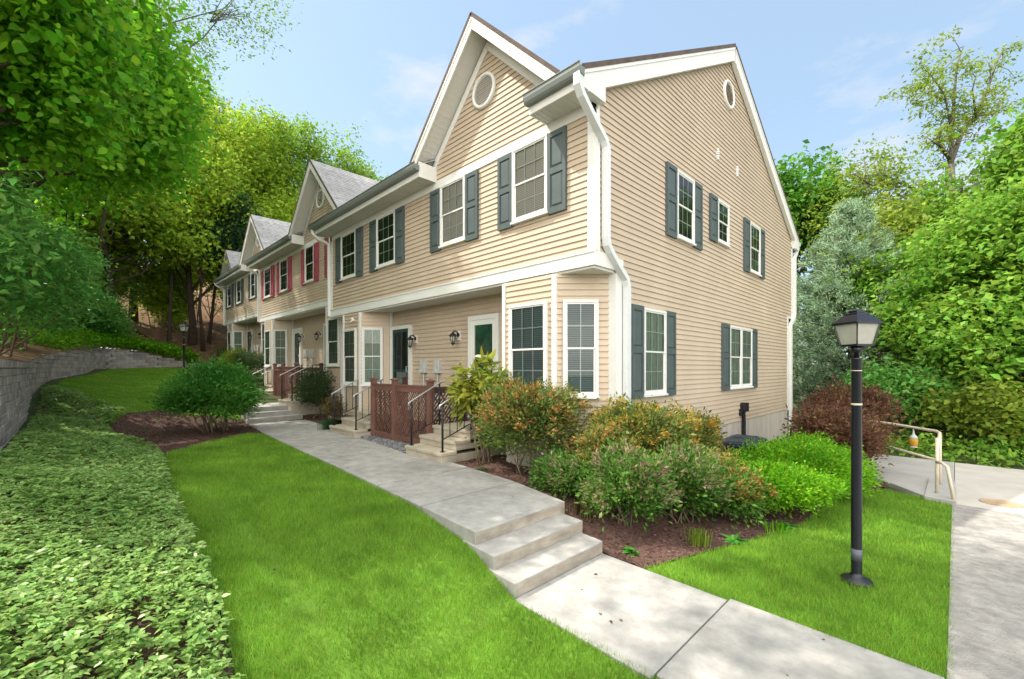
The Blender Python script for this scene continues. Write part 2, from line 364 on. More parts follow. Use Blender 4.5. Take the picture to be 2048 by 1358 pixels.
for a, b in zip(jo[:-1], jo[1:]):
    g = .016
    (r0, r1), (l0, l1) = pathpoly(np.array([a - (g if a < .39 else 0), b + g]))
    zt = .405 if a < 0.39 else .405
    m.prism([(b + g, l1), (a - (g if a < .39 else 0), l0), (a - (g if a < .39 else 0), r0), (b + g, r1)], -.3, zt)
struct('upper_walkway', m, CONCW, .008)
m = MB()
for i, (x0, x1, z1) in enumerate(((.4, .735, .27), (.4, 1.06, .135))):
    m.prism([(x0 - .3 if i else x0 - .2, -2.69), (x1, -2.76), (x1, -1.36 + .08 * (1 - i) * .5), (x0 - .2, -1.25)], -.25, z1) if i else m.prism([(x0 - .2, -2.685), (x1, -2.715), (x1, -1.29), (x0 - .2, -1.24)], -.2, z1)
tag(m.build('garden_steps', CONCW, bevel=.01), 'three low concrete steps at the near end of the front walkway', 'steps')
gs = COL.objects[-1] if False else bpy.data.objects['garden_steps']
for x, ya, yb, za, zb in ((.4, -2.66, -1.225, .275, .392), (.735, -2.70, -1.305, .14, .257), (1.06, -2.745, -1.375, .01, .122)):
    MB().box(x - .02, x + .003, ya, yb, za, zb).build('riser', RISER, gs)
m = MB(); jx = [1.061, 2.42, 3.81]
for a, b in zip(jx[:-1], jx[1:]): m.prism([(a + .006, -2.78), (b - .006, -2.84), (b - .006, -1.43), (a + .006, -1.38)], -.2, .006)
m.prism([(3.822, -2.9), (3.9, -2.9), (3.9, -1.44), (3.822, -1.44)], -.2, .004)
struct('lower_walkway', m, CONCW, .008)
m = MB()
for a, b in ((-9, -6.3), (-6.3, -4.9), (-4.9, -3.4), (-3.4, -2.05), (-2.05, -.7), (-.7, .25), (.25, 1.57), (1.57, 2.9), (2.9, 4.0)):
    m.box(3.902 if b < -1.3 else 3.812, 5.6, a + .006, b - .006, -.2, .001)
struct('sidewalk', m, SIDEW, .006)
m = MB(); m.box(3.84, 5.6, 4.006, 4.14, -.25, -.012); m.box(5.606, 40, -60, 8.3, -.25, -.03); m.box(3.84, 5.6, 4.146, 8.3, -.25, -.02); struct('driveway', m, ROADM)
m = MB(); m.prism([(1.2, 6.6), (3.05, 4.75), (3.55, 4.05), (3.83, 4.02), (3.83, 8.0), (1.2, 8.0)], -.4, .03); struct('rear_walk', m, CONC, .01)
# unit 2 level of the path: second flight and its landing
m = MB()
for i, (x0, z1) in enumerate(((-11.05, .545), (-11.37, .685), (-11.69, .825))):
    xe = x0 if i < 2 else x0
    m.prism([(xe - (.45 if i < 2 else .6), -1.9), (xe, -1.93 + .02 * i), (xe - .28, -.25 + .02 * i), (xe - (.7 if i < 2 else .85), -.2)], .1, z1)
tag(m.build('garden_steps', CONCW, bevel=.01), 'three low concrete steps beside the round green bush, farther along the walkway', 'steps')
m = MB(); m.prism([(-20.2, -1.2), (-12.2, -1.9), (-12.45, -.2), (-20.2, .35)], .2, .823); struct('far_walkway', m, CONCW, .01)
m = MB(); m.prism([(-29, -.6), (-20.3, -1.2), (-20.3, .35), (-29, .9)], .6, 1.36); struct('farthest_walkway', m, CONCW, .01)

# ------------------------------------------------------------------ the row of townhouses
XL = -9.63; YB = 11.36; YBL = 10.86; TH = math.atan(.565); CS, SN = math.cos(TH), math.sin(TH); FLOOR = 1.06
def window(fr, u0, u1, z0, z1, cols, par, back, d=.024, mull=False, rows=2, trim=.042):
    f = MB()                                           # casing with a sill
    f.fprism(fr, [(u0, z0), (u1, z0), (u1, z0 + .04), (u0, z0 + .04)], d - .02, d + .045, 'd')
    f.fbox(fr, u0 - .02, u1 + .02, z0 - .035, z0, d - .014, d + .07)
    f.fbox(fr, u0, u1, z1 - trim, z1, d - .02, d + .05)
    f.fbox(fr, u0, u0 + trim, z0 + .04, z1 - trim, d - .02, d + .046)
    f.fbox(fr, u1 - trim, u1, z0 + .04, z1 - trim, d - .02, d + .046)
    if mull: c = (u0 + u1) / 2; f.fbox(fr, c - .05, c + .05, z0 + .04, z1 - trim, d - .02, d + .042)
    wo = f.build('window', WHITE, par)
    halves = [(u0 + trim, u1 - trim)] if not mull else [(u0 + trim, (u0 + u1) / 2 - .05), ((u0 + u1) / 2 + .05, u1 - trim)]
    s = MB(); g = MB(); bk = MB()
    for a, b in halves:
        zb = z0 + .04; zt = z1 - trim; zm = (zb + zt) / 2
        for lo, hi, dd in ((zb, zm + .015, .010), (zm - .015, zt, .024)):
            w_ = .034 if dd < .02 else .028
            s.fbox(fr, a, a + w_, lo, hi, d + dd - .006, d + dd + .012); s.fbox(fr, b - w_, b, lo, hi, d + dd - .006, d + dd + .012)
            s.fbox(fr, a + w_, b - w_, lo, lo + w_, d + dd - .006, d + dd + .012); s.fbox(fr, a + w_, b - w_, hi - w_, hi, d + dd - .006, d + dd + .012)
            for k in range(1, cols):
                uu = a + w_ + (b - a - 2 * w_) * k / cols; s.fbox(fr, uu - .007, uu + .007, lo + w_, hi - w_, d + dd - .004, d + dd + .004)
            for k in range(1, rows):
                zz_ = lo + w_ + (hi - lo - 2 * w_) * k / rows; s.fbox(fr, a + w_, b - w_, zz_ - .007, zz_ + .007, d + dd - .0035, d + dd + .0035)
            g.add([fr.p(a + w_, lo + w_, d + dd + .006), fr.p(b - w_, lo + w_, d + dd + .006), fr.p(b - w_, hi - w_, d + dd + .006), fr.p(a + w_, hi - w_, d + dd + .006)], [(0, 1, 2, 3)])
        bk.fbox(fr, a, b, zb, zt, d - .018, d + .0015)  # backing behind the panes; the dark one paints an unlit room
    s.build('sash', WHITE, wo); g.build('pane', GLASS, wo); bk.build('window_backing', back, wo)
    return wo
def shutter(fr, u0, u1, z0, z1, mat, par, d=.03):
    m = MB(); m.fbox(fr, u0, u1, z0, z1, d - .016, d + .014); st = .055; zm = z0 + (z1 - z0) * .52
    for a, b, c, e in ((u0, u0 + st, z0, z1), (u1 - st, u1, z0, z1)): m.fbox(fr, a, b, c, e, d + .014, d + .036)
    for c, e in ((z0, z0 + .10), (zm - .05, zm + .05), (z1 - .085, z1)): m.fbox(fr, u0 + st, u1 - st, c, e, d + .014, d + .0355)
    for c, e in ((z0 + .10, zm - .05), (zm + .05, z1 - .085)):
        a, b = u0 + st + .022, u1 - st - .022; c += .022; e -= .022; i = .02
        P = [fr.p(*q) for q in ((a, c, d + .014), (b, c, d + .014), (b, e, d + .014), (a, e, d + .014), (a + i, c + i, d + .03), (b - i, c + i, d + .03), (b - i, e - i, d + .03), (a + i, e - i, d + .03))]
        m.add(P, [(4, 5, 6, 7), (0, 1, 5, 4), (1, 2, 6, 5), (2, 3, 7, 6), (3, 0, 4, 7)])
    return m.build('shutter', mat, par)
def vent(fr, u, z, r, par, name='gable_vent'):
    m = MB(); n = 28
    for k in range(n):
        a, b = 2 * math.pi * k / n, 2 * math.pi * (k + 1) / n
        prof = [(r, .012), (r * 1.0, .05), (r * .93, .068), (r * .8, .06), (r * .8, .012)]
        V = [fr.p(u + q * math.cos(t), z + q * math.sin(t), d) for t in (a, b) for q, d in prof]
        m.add(V, [(i, i + 1, i + 6, i + 5) for i in range(4)])
    o = m.build(name, WHITE, par, True)
    s = MB(); rr = r * .8; k = -rr + .02
    while k < rr - .01:
        hw = math.sqrt(max(rr * rr - k * k, 0)); s.add([fr.p(u - hw, z + k, .052), fr.p(u + hw, z + k, .052), fr.p(u + hw, z + k + .034, .03), fr.p(u - hw, z + k + .034, .03)], [(0, 1, 2, 3)]); k += .042
    s.build('louver', WHITE, o); return o
def lantern(fr, u, z, par, d=.02):
    m = MB(); m.fbox(fr, u - .055, u + .055, z - .09, z + .12, d - .02, d + .012)
    o = m.build('lantern_plate', WHITE, par, bevel=.004)
    b = MB(); b.tube([fr.p(u, z + .05, d + .01), fr.p(u, z + .11, d + .08), fr.p(u, z + .10, d + .15), fr.p(u, z + .05, d + .17)], .014, 8)
    b.tube([fr.p(u, z + .03, d + .0), fr.p(u, z + .03, d + .03)], .045, 12)
    c = fr.p(u, z, d + .17)
    b.lathe([(.012, .09), (.03, .06), (.075, .03), (.085, .0), (.07, -.01)], c, 8)
    for k in range(6):
        t = k * math.pi / 3 + .3; b.tube([(c[0] + .07 * math.cos(t), c[1] + .07 * math.sin(t), c[2] - .005), (c[0] + .04 * math.cos(t), c[1] + .04 * math.sin(t), c[2] - .17)], .006, 5)
    b.lathe([(.045, -.165), (.045, -.18), (.012, -.2), (.008, -.225)], c, 8)
    b.build('lantern_body', BLACK, o)
    g = MB(); g.lathe([(.06, -.01), (.034, -.165)], c, 8); g.build('lantern_glass', LGLASS, o, True)
def house(lab, cat, loc, xr, shm, first=False, half=False, doors=(0, 1), group='townhouses along the walkway'):
    T = thing('townhouse', lab, cat, loc, 0, group)
    xl = XL if not half else -4.75
    F0 = Fr((0, 0, 0), (1, 0, 0))
    # upper front
    m = MB(); courses(m, F0, [(xl, 3.86), (xr, 3.86), (xr, 5.95), (xl, 5.95)]); m.build('front_wall', SIDING, T)
    m = MB(); courses(m, F0, [(-4.42, 6.1), (-.38, 6.1), (-2.4, 8.2)], start=6.06); m.build('gable_wall', SIDING, T)
    SP = [(0, .6), (0, YBL)]
    # inner carcass so nothing shows through
    m = MB(); m.box(xl + .02, xr - .02, .02, YB - .02, 3.62, 6.3); m.box(xl + .02, xr - .02, .64, YBL - .02, .2, 3.62); m.build('carcass', DARKIN, T)
    # ground floor
    def gseg(P, Q, name):
        fr = seg(P, Q); Lg = math.hypot(Q[0] - P[0], Q[1] - P[1]); mm = MB(); courses(mm, fr, [(0, .75), (Lg, .75), (Lg, 3.61), (0, 3.61)]); mm.build(name, SIDING, T); return fr
    RB = [(-1.9, -.05), (-.73, -.05), (-.1, .58)]
    fR = gseg(RB[0], RB[1], 'bay_wall'); fRc = gseg(RB[1], RB[2], 'bay_wall'); gseg((-1.9, .62), (-1.9, -.05), 'bay_wall')
    fp = [(xr, .6), (xr, YBL), (xl, YBL)]
    if not half:
        fL = gseg((-8.62, -.05), (-7.62, -.05), 'bay_wall'); fLc = gseg((-7.62, -.05), (-7.05, .52), 'bay_wall'); gseg((-9.2, .53), (-8.62, -.05), 'bay_wall')
        frec = gseg((-7.05, .62), (-1.9, .62), 'recess_wall'); gseg((xl, .53), (-9.2, .53), 'bay_wall')
        fp += [(xl, .55), (-9.2, .55), (-8.62, -.03), (-7.62, -.03), (-7.07, .53), (-7.07, .64), (-1.88, .64), (-1.88, -.03), (-.75, -.03), (-.12, .6)]
    else:
        frec = gseg((xl, .62), (-1.9, .62), 'recess_wall'); fp += [(xl, .64), (-1.88, .64), (-1.88, -.03), (-.75, -.03), (-.12, .6)]
    m = MB(); m.prism(fp[::-1], -1.2, .76); m.build('foundation', FOUND, T)
    # corner posts
    def post(x, y, a=.035, z0=.72): MB().box(x - a, x + a, y - a, y + a, z0, 3.6).build('corner_trim', WHITE, T)
    for p in (RB[0], RB[1]): post(*p)
    if not half:
        for p in ((-8.62, -.05), (-7.62, -.05), (-7.05, .56), (-9.2, .53)): post(*p)
    if first: m = MB(); m.box(-.12, .03, .56, .64, .7, 3.6); m.box(.002, .03, .64, .74, .7, 3.6); m.build('corner_trim', WHITE, T)
    MB().box(xl - .005, xl + .1, -.028, 0.05, 3.866, 5.94).build('corner_trim', WHITE, T)
    m = MB()
    if first: m.box(-.1, .028, -.028, .06, 3.866, 5.94); m.box(.004, .028, .06, .12, 3.866, 6.3); m.box(.03, .036, .02, .05, 3.866, 6); m.build('corner_trim', WHITE, T)
    # band, soffit of the overhang, frieze
    m = MB(); m.box(xl, xr + (.03 if first else 0), -.035, 0, 3.64, 3.862); m.box(xl, xr + (.034 if first else 0), -.05, -.035, 3.835, 3.862)
    if first: m.box(0, .034, 0, .60, 3.64, 3.86); m.box(0, .034, .60, .78, 3.74, 3.84)
    m.build('band_board', WHITE, T)
    m = MB(); m.box(xl + .002, xr - .002, .002, .66, 3.60, 3.638); m.build('porch_soffit', SOFFIT, T)
    m = MB(); m.box(xl + .1, xr - (.1 if first else 0), -.03, 0, 5.95, 6.115); m.build('frieze_board', WHITE, T)
    # eaves
    def eave(x0, x1):
        m = MB(); m.box(x0, x1, -.43, .0, 6.117, 6.14); k = x0 + .06
        while k < x1 - .05: m.box(k, k + .012, -.43, -.03, 6.108, 6.117); k += .1
        m.build('eave_soffit', SOFFIT, T)
        m = MB(); m.box(x0, x1, -.455, -.43, 6.10, 6.36); m.box(x1, x1 + .02, -.455, 0, 6.10, 6.42) if x1 < -1 else m.box(x0 - .02, x0, -.455, -.01, 6.10, 6.40)
        m.build('fascia', WHITE, T)
        Fx = Fr((0, 0, 0), (1, 0, 0), (0, 1, 0))
        m = MB(); pr = [(-.457, 6.375), (-.465, 6.375), (-.465, 6.25), (-.53, 6.25), (-.565, 6.30), (-.565, 6.355), (-.59, 6.365), (-.59, 6.375), (-.555, 6.38), (-.555, 6.31), (-.525, 6.262), (-.474, 6.262), (-.474, 6.38)]
        m.fprism(Fx, [(-.457, 6.22), (-.535, 6.22), (-.56, 6.25), (-.578, 6.31), (-.578, 6.36), (-.592, 6.366), (-.592, 6.378), (-.565, 6.378), (-.565, 6.33), (-.457, 6.33)], x0 - .04, x1 + .04)
        m.build('gutter', GUT, T)
    if not half: eave(xl - .28, -4.1)
    if xr > -.2: eave(-.9, .12)
    # main roof
    yr = 5.65; yb = 11.82; v1 = (yr + .47) / CS
    fm = Fr((0, -.47, 6.37), (1, 0, 0), (0, CS, SN)); frr = Fr((0, yb, 6.34), (-1, 0, 0), (0, -CS, SN)); xa, xb = xl - .12, xr + (.14 if first else .0)
    if not half:
        m = MB(); vg = .14 * 4
        courses(m, fm, [(xa, vg), (xb, vg), (xb, v1), (xa, v1)], .14, .010, start=0)
        for a_, b_ in ((xa, -4.1), (-.9, xb)):
            if b_ > a_: courses(m, fm, [(a_, 0), (b_, 0), (b_, vg), (a_, vg)], .14, .010); m.fbox(fm, a_, b_, 0, vg, -.03, -.002)
        courses(m, frr, [(-xb, 0), (-xa, 0), (-xa, v1), (-xb, v1)], .14, .010)
        m.fbox(fm, xa, xb, vg, v1, -.03, -.002); m.fbox(frr, -xb, -xa, 0, v1, -.03, -.002); ro = m.build('roof', SHING, T)
        m = MB(); m.box(xa, xb, yr - .12, yr + .12, 9.80, 9.84)
        m = MB(); zr = 6.37 + .565 * (yr + .47)
        m.fprism(Fr((0, 0, 0), (1, 0, 0), (0, 1, 0)), [(yr - .14, zr - .07), (yr, zr + .012), (yr + .14, zr - .07), (yr, zr - .01)], xa, xb); m.build('ridge_cap', SHINGD, ro)
    if first:   # drip edge and rakes of the side gable
        m = MB(); m.fbox(fm, .13, .15, -.01, v1, -.05, .022); m.fbox(frr, -.15, -.13, -.01, v1, -.05, .022); m.build('shingle_edge', SHINGD, T)
        m = MB()
        for q, s_ in ((fm, 1), (frr, -1)):
            a, b = (.03, .13) if s_ > 0 else (-.13, -.03)
            m.fprism(q, [(-.02, -.035), (v1 - .035 * .565, -.035), (v1 - .33 * .565, -.33), (-.02, -.33)], a, b)
            a, b = (.128, .142) if s_ > 0 else (-.142, -.128); m.fprism(q, [(-.02, -.032), (v1 - .032 * .565, -.032), (v1 - .1 * .565, -.1), (-.02, -.1)], a, b)
        m.build('rake_board', WHITE, T)
        m = MB(); m.prism([(.006, -.452), (.128, -.452), (.128, .12), (.006, .12)], 6.09, 6.4); m.build('eave_return', WHITE, T); m = MB(); m.prism([(.006, YB - .1), (.128, YB - .1), (.128, yb - .03), (.006, yb - .03)], 6.03, 6.34); m.build('eave_return', WHITE, T)
        fS = Fr((0, 0, 0), (0, 1, 0))
        mw = MB(); courses(mw, fS, [(.62, .75), (YBL, .75), (YBL, 3.75), (.62, 3.75)], start=.75)
        courses(mw, fS, [(0.04, 3.75), (YB, 3.75), (YB, 6.42), (yr, 9.62), (0.04, 6.50)], start=3.75); mw.build('side_wall', SIDING, T)
    else:
        fS = Fr((xr, 0, 0), (0, 1, 0)); mw = MB(); courses(mw, fS, [(0.02, 3.64), (YB, 3.64), (YB, 6.42), (yr, 9.7), (0.02, 6.52)]); mw.build('side_wall', SIDING, T)
    m = MB(); m.fprism(Fr((xl, 0, 0), (0, -1, 0)), [(-YB, 3.64), (0, 3.64), (0, 6.5), (-yr, 9.7), (-YB, 6.4)], 0, .02, 'd'); m.build('end_wall', SIDING, T)
    m = MB(); m.box(xl, xr, YB - .02, YB, 3.64, 6.4); m.box(xl, xr, YBL - .02, YBL, .4, 3.64); m.build('rear_wall', SIDING, T)
    # front gable
    q45 = math.sqrt(.5); vt = 2.17 / q45; xap = -2.4
    fR4 = Fr((xap + 2.17, -.42, 6.42), (0, 1, 0), (-q45, 0, q45)); fL4 = Fr((xap - 2.17, -.42, 6.42), (0, -1, 0), (q45, 0, q45)); ue = 3.75
    m = MB(); courses(m, fR4, [(0, 0), (ue * .0 + .02, 0), (ue, vt), (0, vt)], .14, .010); courses(m, fL4, [(-.02, 0), (0, 0), (0, vt), (-ue, vt)], .14, .010)
    m.fprism(fR4, [(0, 0), (.02, 0), (ue, vt), (0, vt)], -.03, -.002, 'd'); m.fprism(fL4, [(0, 0), (0, vt), (-ue, vt), (-.02, 0)], -.03, -.002, 'd')
    gr = m.build('gable_roof', SHING, T)
    m = MB(); m.fbox(fR4, -.02, .0, -.02, vt, -.045, .02); m.fbox(fL4, 0, .02, -.02, vt, -.045, .02); m.build('shingle_edge', SHINGD, gr)
    m = MB()
    for q, s_ in ((fR4, 1), (fL4, -1)):
        def pr(v0, da, db, a, b): m.fprism(q, [(v0, da), (vt + da, da), (vt + db, db), (v0, db)], *((a, b) if s_ > 0 else (-b, -a)))
        pr(-.02, -.034, -.20, .0, .03); pr(-.02, -.032, -.09, -.014, .0)
        pr(.12, -.20, -.34, .392, .42)
    m.build('rake_board', WHITE, T)
    m = MB()
    for q, s_ in ((fR4, 1), (fL4, -1)):
        a, b = (.03, .418); a, b = (a, b) if s_ > 0 else (-b, -a)
        m.fprism(q, [(0, -.15), (vt - .15, -.15), (vt - .17, -.17), (0, -.17)], a, b)
        v = .1
        while v < vt - .3: m.fbox(q, a, b, v, v + .012, -.176, -.17); v += .11
    m.build('rake_soffit', SOFFIT, T)
    vent(F0, xap - .1, 7.38, .33, T)
    # upper windows and shutters
    up = [(-2.08, -.50), (-4.26, -2.66)] + ([] if half else [(-7.06, -5.37), (-9.2, -7.5)])
    for i, (a, b) in enumerate(up):
        if not first and b > -.6:
            b = b
        sw = .37
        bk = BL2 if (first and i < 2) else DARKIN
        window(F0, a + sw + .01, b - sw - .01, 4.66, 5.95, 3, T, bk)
        shutter(F0, a, a + sw, 4.60, 5.93, shm, T)
        if b < xr + .02: shutter(F0, b - sw, b, 4.60, 5.93, shm, T)
    # bay windows and doors
    window(fR, .17, 1.04, 1.62, 3.18, 3, T, BL1 if first else CURT); window(fRc, .13, .70, 1.62, 3.18, 2, T, BL1)
    if not half: window(fL, .06, .83, 1.62, 3.18, 2, T, CURT); window(fLc, .07, .64, 1.62, 3.18, 2, T, CURT)
    def door(u0, kind):
        fr = Fr((0, .62, 0), (1, 0, 0)); u1 = u0 + .98
        f = MB(); c = WHITE
        for a, b, lo, hi in ((u0, u0 + .09, FLOOR, 3.2), (u1 - .09, u1, FLOOR, 3.2), (u0 + .09, u1 - .09, 3.11, 3.2)): f.fbox(fr, a, b, lo, hi, 0, .085)
        f.fbox(fr, u0, u1, FLOOR - .06, FLOOR, 0, .11)
        d = MB(); a, b = u0 + .09, u1 - .09; st = .11 if kind == 'white' else .085
        d.fbox(fr, a, a + st, FLOOR, 3.11, .026, .07); d.fbox(fr, b - st, b, FLOOR, 3.11, .026, .07)
        d.fbox(fr, a + st, b - st, 3.11 - st, 3.11, .026, .07); d.fbox(fr, a + st, b - st, FLOOR, FLOOR + .22, .026, .07)
        if kind == 'green': d.fbox(fr, a + st, b - st, 1.98, 2.03, .026, .068)
        do = d.build('door', WHITE if kind == 'white' else GREEND, T); f.build('door_frame', WHITE, do)
        g = MB(); g.fbox(fr, a + st, b - st, FLOOR + .22, 3.11 - st, .023, .036); g.build('door_panel', GREENREFL if kind == 'white' else SCREEN, do)
        if kind == 'green':
            h = MB(); h.fbox(fr, a + st + .07, b - st - .07, FLOOR + .28, 1.97, .036, .041); h.build('lower_glass', METER, do)
        g = MB(); zz0 = FLOOR + .22; g.add([fr.p(a + st, zz0, .05), fr.p(b - st, zz0, .05), fr.p(b - st, 3.11 - st, .05), fr.p(a + st, 3.11 - st, .05)], [(0, 1, 2, 3)]); g.build('door_glass', GLASS, do)
        h = MB(); h.tube([fr.p(b - .05, 1.98, .07), fr.p(b - .05, 1.98, .11), fr.p(b - .05, 2.12, .11), fr.p(b - .05, 2.12, .07)], .009, 6); h.build('handle', ALU, do)
    kinds = ('green', 'white')
    door(-3.68, kinds[doors[1]])
    if not half: door(-7.02, kinds[doors[0]])
    fr = Fr((0, .62, 0), (1, 0, 0))
    for u in ((-4.08,) if half else (-5.86, -4.08)): lantern(fr, u, 2.8, T)
    if not half:
        for u in (-5.46, -4.86):
            m = MB(); m.fbox(fr, u - .1, u + .1, 1.95, 2.28, .0, .1); m.tube([fr.p(u - .03, 2.0, .1), fr.p(u - .03, 2.0, .15)], .06, 14); m.tube([fr.p(u, 1.95, .05), fr.p(u, .9, .05)], .022, 8); m.build('meter_box', METER, T, bevel=.008)
    if first:
        m = MB()
        for du, dz in ((-.05, .0), (.06, .03), (0, .07)): m.lathe([(.0, .0), (.045, .005), (.03, .05), (.0, .06)], fL.p(.6 + du, 3.36 + dz, .03), 10)
        m.build('wall_ornament', WHITE, T)
    # downspouts
    if not half:
        x = xl - .05
        m = MB(); m.tube([(xl - .18, -.52, 6.24), (xl - .18, -.50, 6.12), (xl - .12, -.36, 5.98), (xl - .06, -.15, 5.9), (xl - .05, -.07, 5.84), (xl - .05, -.06, 3.9), (xl - .05, -.06, 3.66)], .03, sq=(.036, .045)); m.build('downspout', WHITE, T)
    if first:
        m = MB(); m.tube([(.09, -.52, 6.26), (.09, -.52, 6.1), (.09, -.44, 5.98), (.085, -.1, 5.72), (.085, .14, 5.55), (.085, .2, 5.45), (.085, .2, 4.08), (.085, .22, 3.97), (.085, .30, 3.88), (.085, .62, 3.62), (.085, .76, 3.52), (.085, .80, 3.4), (.085, .80, .3)], .04, sq=(.042, .055)); m.build('downspout', SPOUT, T)
        m = MB(); m.tube([(.07, 11.85, 6.2), (.07, 11.82, 6.1), (.07, 11.55, 5.85), (.07, 11.45, 5.75), (.07, 11.45, 3.9), (.07, 11.4, 3.75), (.07, 10.98, 3.5), (.07, 10.95, 3.4), (.07, 10.95, -.3)], .04, sq=(.05, .045)); m.build('downspout', WHITE, T)
        Fx = Fr((0, 0, 0), (1, 0, 0), (0, 1, 0)); m = MB(); m.fprism(Fx, [(11.82, 6.2), (11.9, 6.2), (11.94, 6.34), (11.82, 6.34)], xl, .14); m.build('gutter', WHITE, T)
        m = MB(); m.box(0.004, .03, YB - .1, YB + .02, 3.75, 6.1); m.build('corner_trim', WHITE, T); m = MB(); m.box(.004, .03, YBL - .1, YBL + .02, .72, 3.75); m.box(-.3, .03, YBL, YB + .02, 3.7, 3.76); m.build('corner_trim', WHITE, T)
        # side windows
        S1 = .40
        def sw_(a, b, z0, z1, cols, left=True, right=True, mull=False, sh=S1, bk=DARKIN):
            l = a + sh + .01 if left else a; r = b - sh - .01 if right else b
            window(fS, l, r, z0 + .05, z1 - .02, cols, T, bk, mull=mull)
            if left: shutter(fS, a, a + sh, z0, z1, shm, T)
            if right: shutter(fS, b - sh, b, z0, z1, shm, T)
        sw_(2.29, 3.9, 4.58, 5.95, 3); sw_(4.36, 5.46, 4.92, 5.94, 2, right=False, sh=.4); sw_(6.58, 8.24, 4.58, 5.94, 3)
        sw_(1.0, 2.64, 1.56, 3.15, 3, bk=CURT); sw_(5.08, 7.58, 1.55, 3.12, 2, mull=True, sh=.44, bk=CURT)
        vent(fS, 5.53, 8.62, .33, T)
        for u, z in ((4.84, 6.95), (6.1, 6.95)):
            m = MB()
            for k in range(5): m.lathe([(.0, 0), (.05 - .006 * abs(k - 2), .01), (.04, .045), (0.02, .05)], (.02, u, z - .12 + k * .052), 10)
            m.build('dryer_vent', WHITE, T)
        m = MB(); m.tube([(.06, 6.5, -.3), (.06, 6.5, .7), (.06, 6.47, .98)], .045, 10); m.box(.0, .16, 6.36, 6.56, .98, 1.2); m.box(.0, .08, 6.28, 6.37, .88, 1.04); m.build('conduit', BLACK, T)
    if half or not first: pass
    return T
U2 = (-9.1, .46, .54)
house('nearest beige townhouse, grey green shutters, long side wall facing the tall lamp post', 'house', (0, 0, 0), 0, SH1, True)
house('second beige townhouse in the row, the one with pinkish red shutters', 'house', U2, -.53, SH2, doors=(1, 0))
house('third beige townhouse from the near end, with dark shutters, beyond the red shuttered one', 'house', (-18.2, .96, 1.06), -.53, SH3, doors=(0, 1))
house('farthest beige townhouse, a narrow gabled end unit nearest the woods', 'house', (-28.6, 2.05, 1.5), -.53, SH3, half=True)
# ------------------------------------------------------------------ stoops, railings, lattice fences
def stoop(lab, loc, x0, x1, y0, rails, grp):
    T = thing('front_steps', lab, 'steps', loc, 0, grp); r = .17; zb = .405
    for k in range(3):
        m = MB(); ya = y0 + .32 * k; yb = .6; zt = zb + r * (k + 1)
        m.box(x0, x1, ya + .02, yb, zb - .35 if k == 0 else zt - r, zt - .065); m.box(x0 - .012, x1 + .012, ya, yb if k == 2 else ya + .36, zt - .065, zt)
        m.build(('step', 'step', 'landing')[k], STEPC, T, bevel=.012)
    for x, full in rails:
        m = MB(); ya = y0 + .10; yb = y0 + .66; za = zb + r; zl = zb + 3 * r; hh = .86
        m.tube([(x, ya, za), (x, ya, za + hh)], .02, 8); m.tube([(x, yb + .1, zl), (x, yb + .1, zl + hh)], .018, 8)
        m.box(x - .035, x + .035, ya - .035, ya + .035, za, za + .012)
        m.tube([(x, ya, za + .22), (x, yb + .1, zl + .12)], .011, 6)
        for k in (1, 2, 3):
            t = k / 4; yy = ya + (yb + .1 - ya) * t; z0_ = za + .22 + (zl + .12 - za - .22) * t; z1_ = za + hh + (zl - za) * t; m.tube([(x, yy, z0_), (x, yy, z1_)], .009, 6)
        if full:
            m.tube([(x, yb + .1, zl + hh), (x, .55, zl + hh)], .014, 6); m.tube([(x, yb + .1, zl + .12), (x, .55, zl + .12)], .011, 6); m.tube([(x, yb + .1, zl + hh * .72), (x, .55, zl + hh * .72)], .008, 6)
            m.tube([(x, yb + .1, zl + hh * .38), (x, .55, zl + hh * .38)], .008, 6); m.tube([(x, yb + .1, zl + hh * .55), (x, .55, zl + hh * .55)], .008, 6)
            yy = yb + .22
            while yy < .5: m.tube([(x, yy, zl + .12), (x, yy, zl + hh)], .009, 6); yy += .12
        o = m.build('railing', BLACK, T, True)
        h = MB(); h.tube([(x, ya - .07, za + hh - .09), (x, ya - .06, za + hh - .03), (x, ya, za + hh), (x, yb + .1, zl + hh), (x, yb + .16, zl + hh + .01)], .017, 8); h.build('handrail', ALU, o, True)
    return T
def clipline(p, d, x0, x1, y0, y1):
    t0, t1 = -1e9, 1e9
    for a in (0, 1):
        lo, hi = ((x0, x1), (y0, y1))[a]
        ta, tb = (lo - p[a]) / d[a], (hi - p[a]) / d[a]; t0 = max(t0, min(ta, tb)); t1 = min(t1, max(ta, tb))
    return (t0, t1) if t1 > t0 + .02 else None
def lattice(fr, u0, u1, z0, z1, par, mat, main):
    m = MB()
    for s_, d0, wd, step in ((main, .0, .024, .085), (-main, -.014, .024, .21)):
        c = -3.
        while c < 5:
            p = (u0 + c, z0); d = (s_ * .62, .785); t = clipline(p, d, u0, u1, z0, z1)
            if t:
                a = (p[0] + d[0] * t[0], p[1] + d[1] * t[0]); b = (p[0] + d[0] * t[1], p[1] + d[1] * t[1]); nx, nz_ = -d[1] * wd / 2, d[0] * wd / 2
                m.fprism(fr, [(a[0] + nx, a[1] + nz_), (b[0] + nx, b[1] + nz_), (b[0] - nx, b[1] - nz_), (a[0] - nx, a[1] - nz_)], d0 - .006, d0 + .006, 'd')
            c += step
    return m.build('lattice_panel', mat, par)
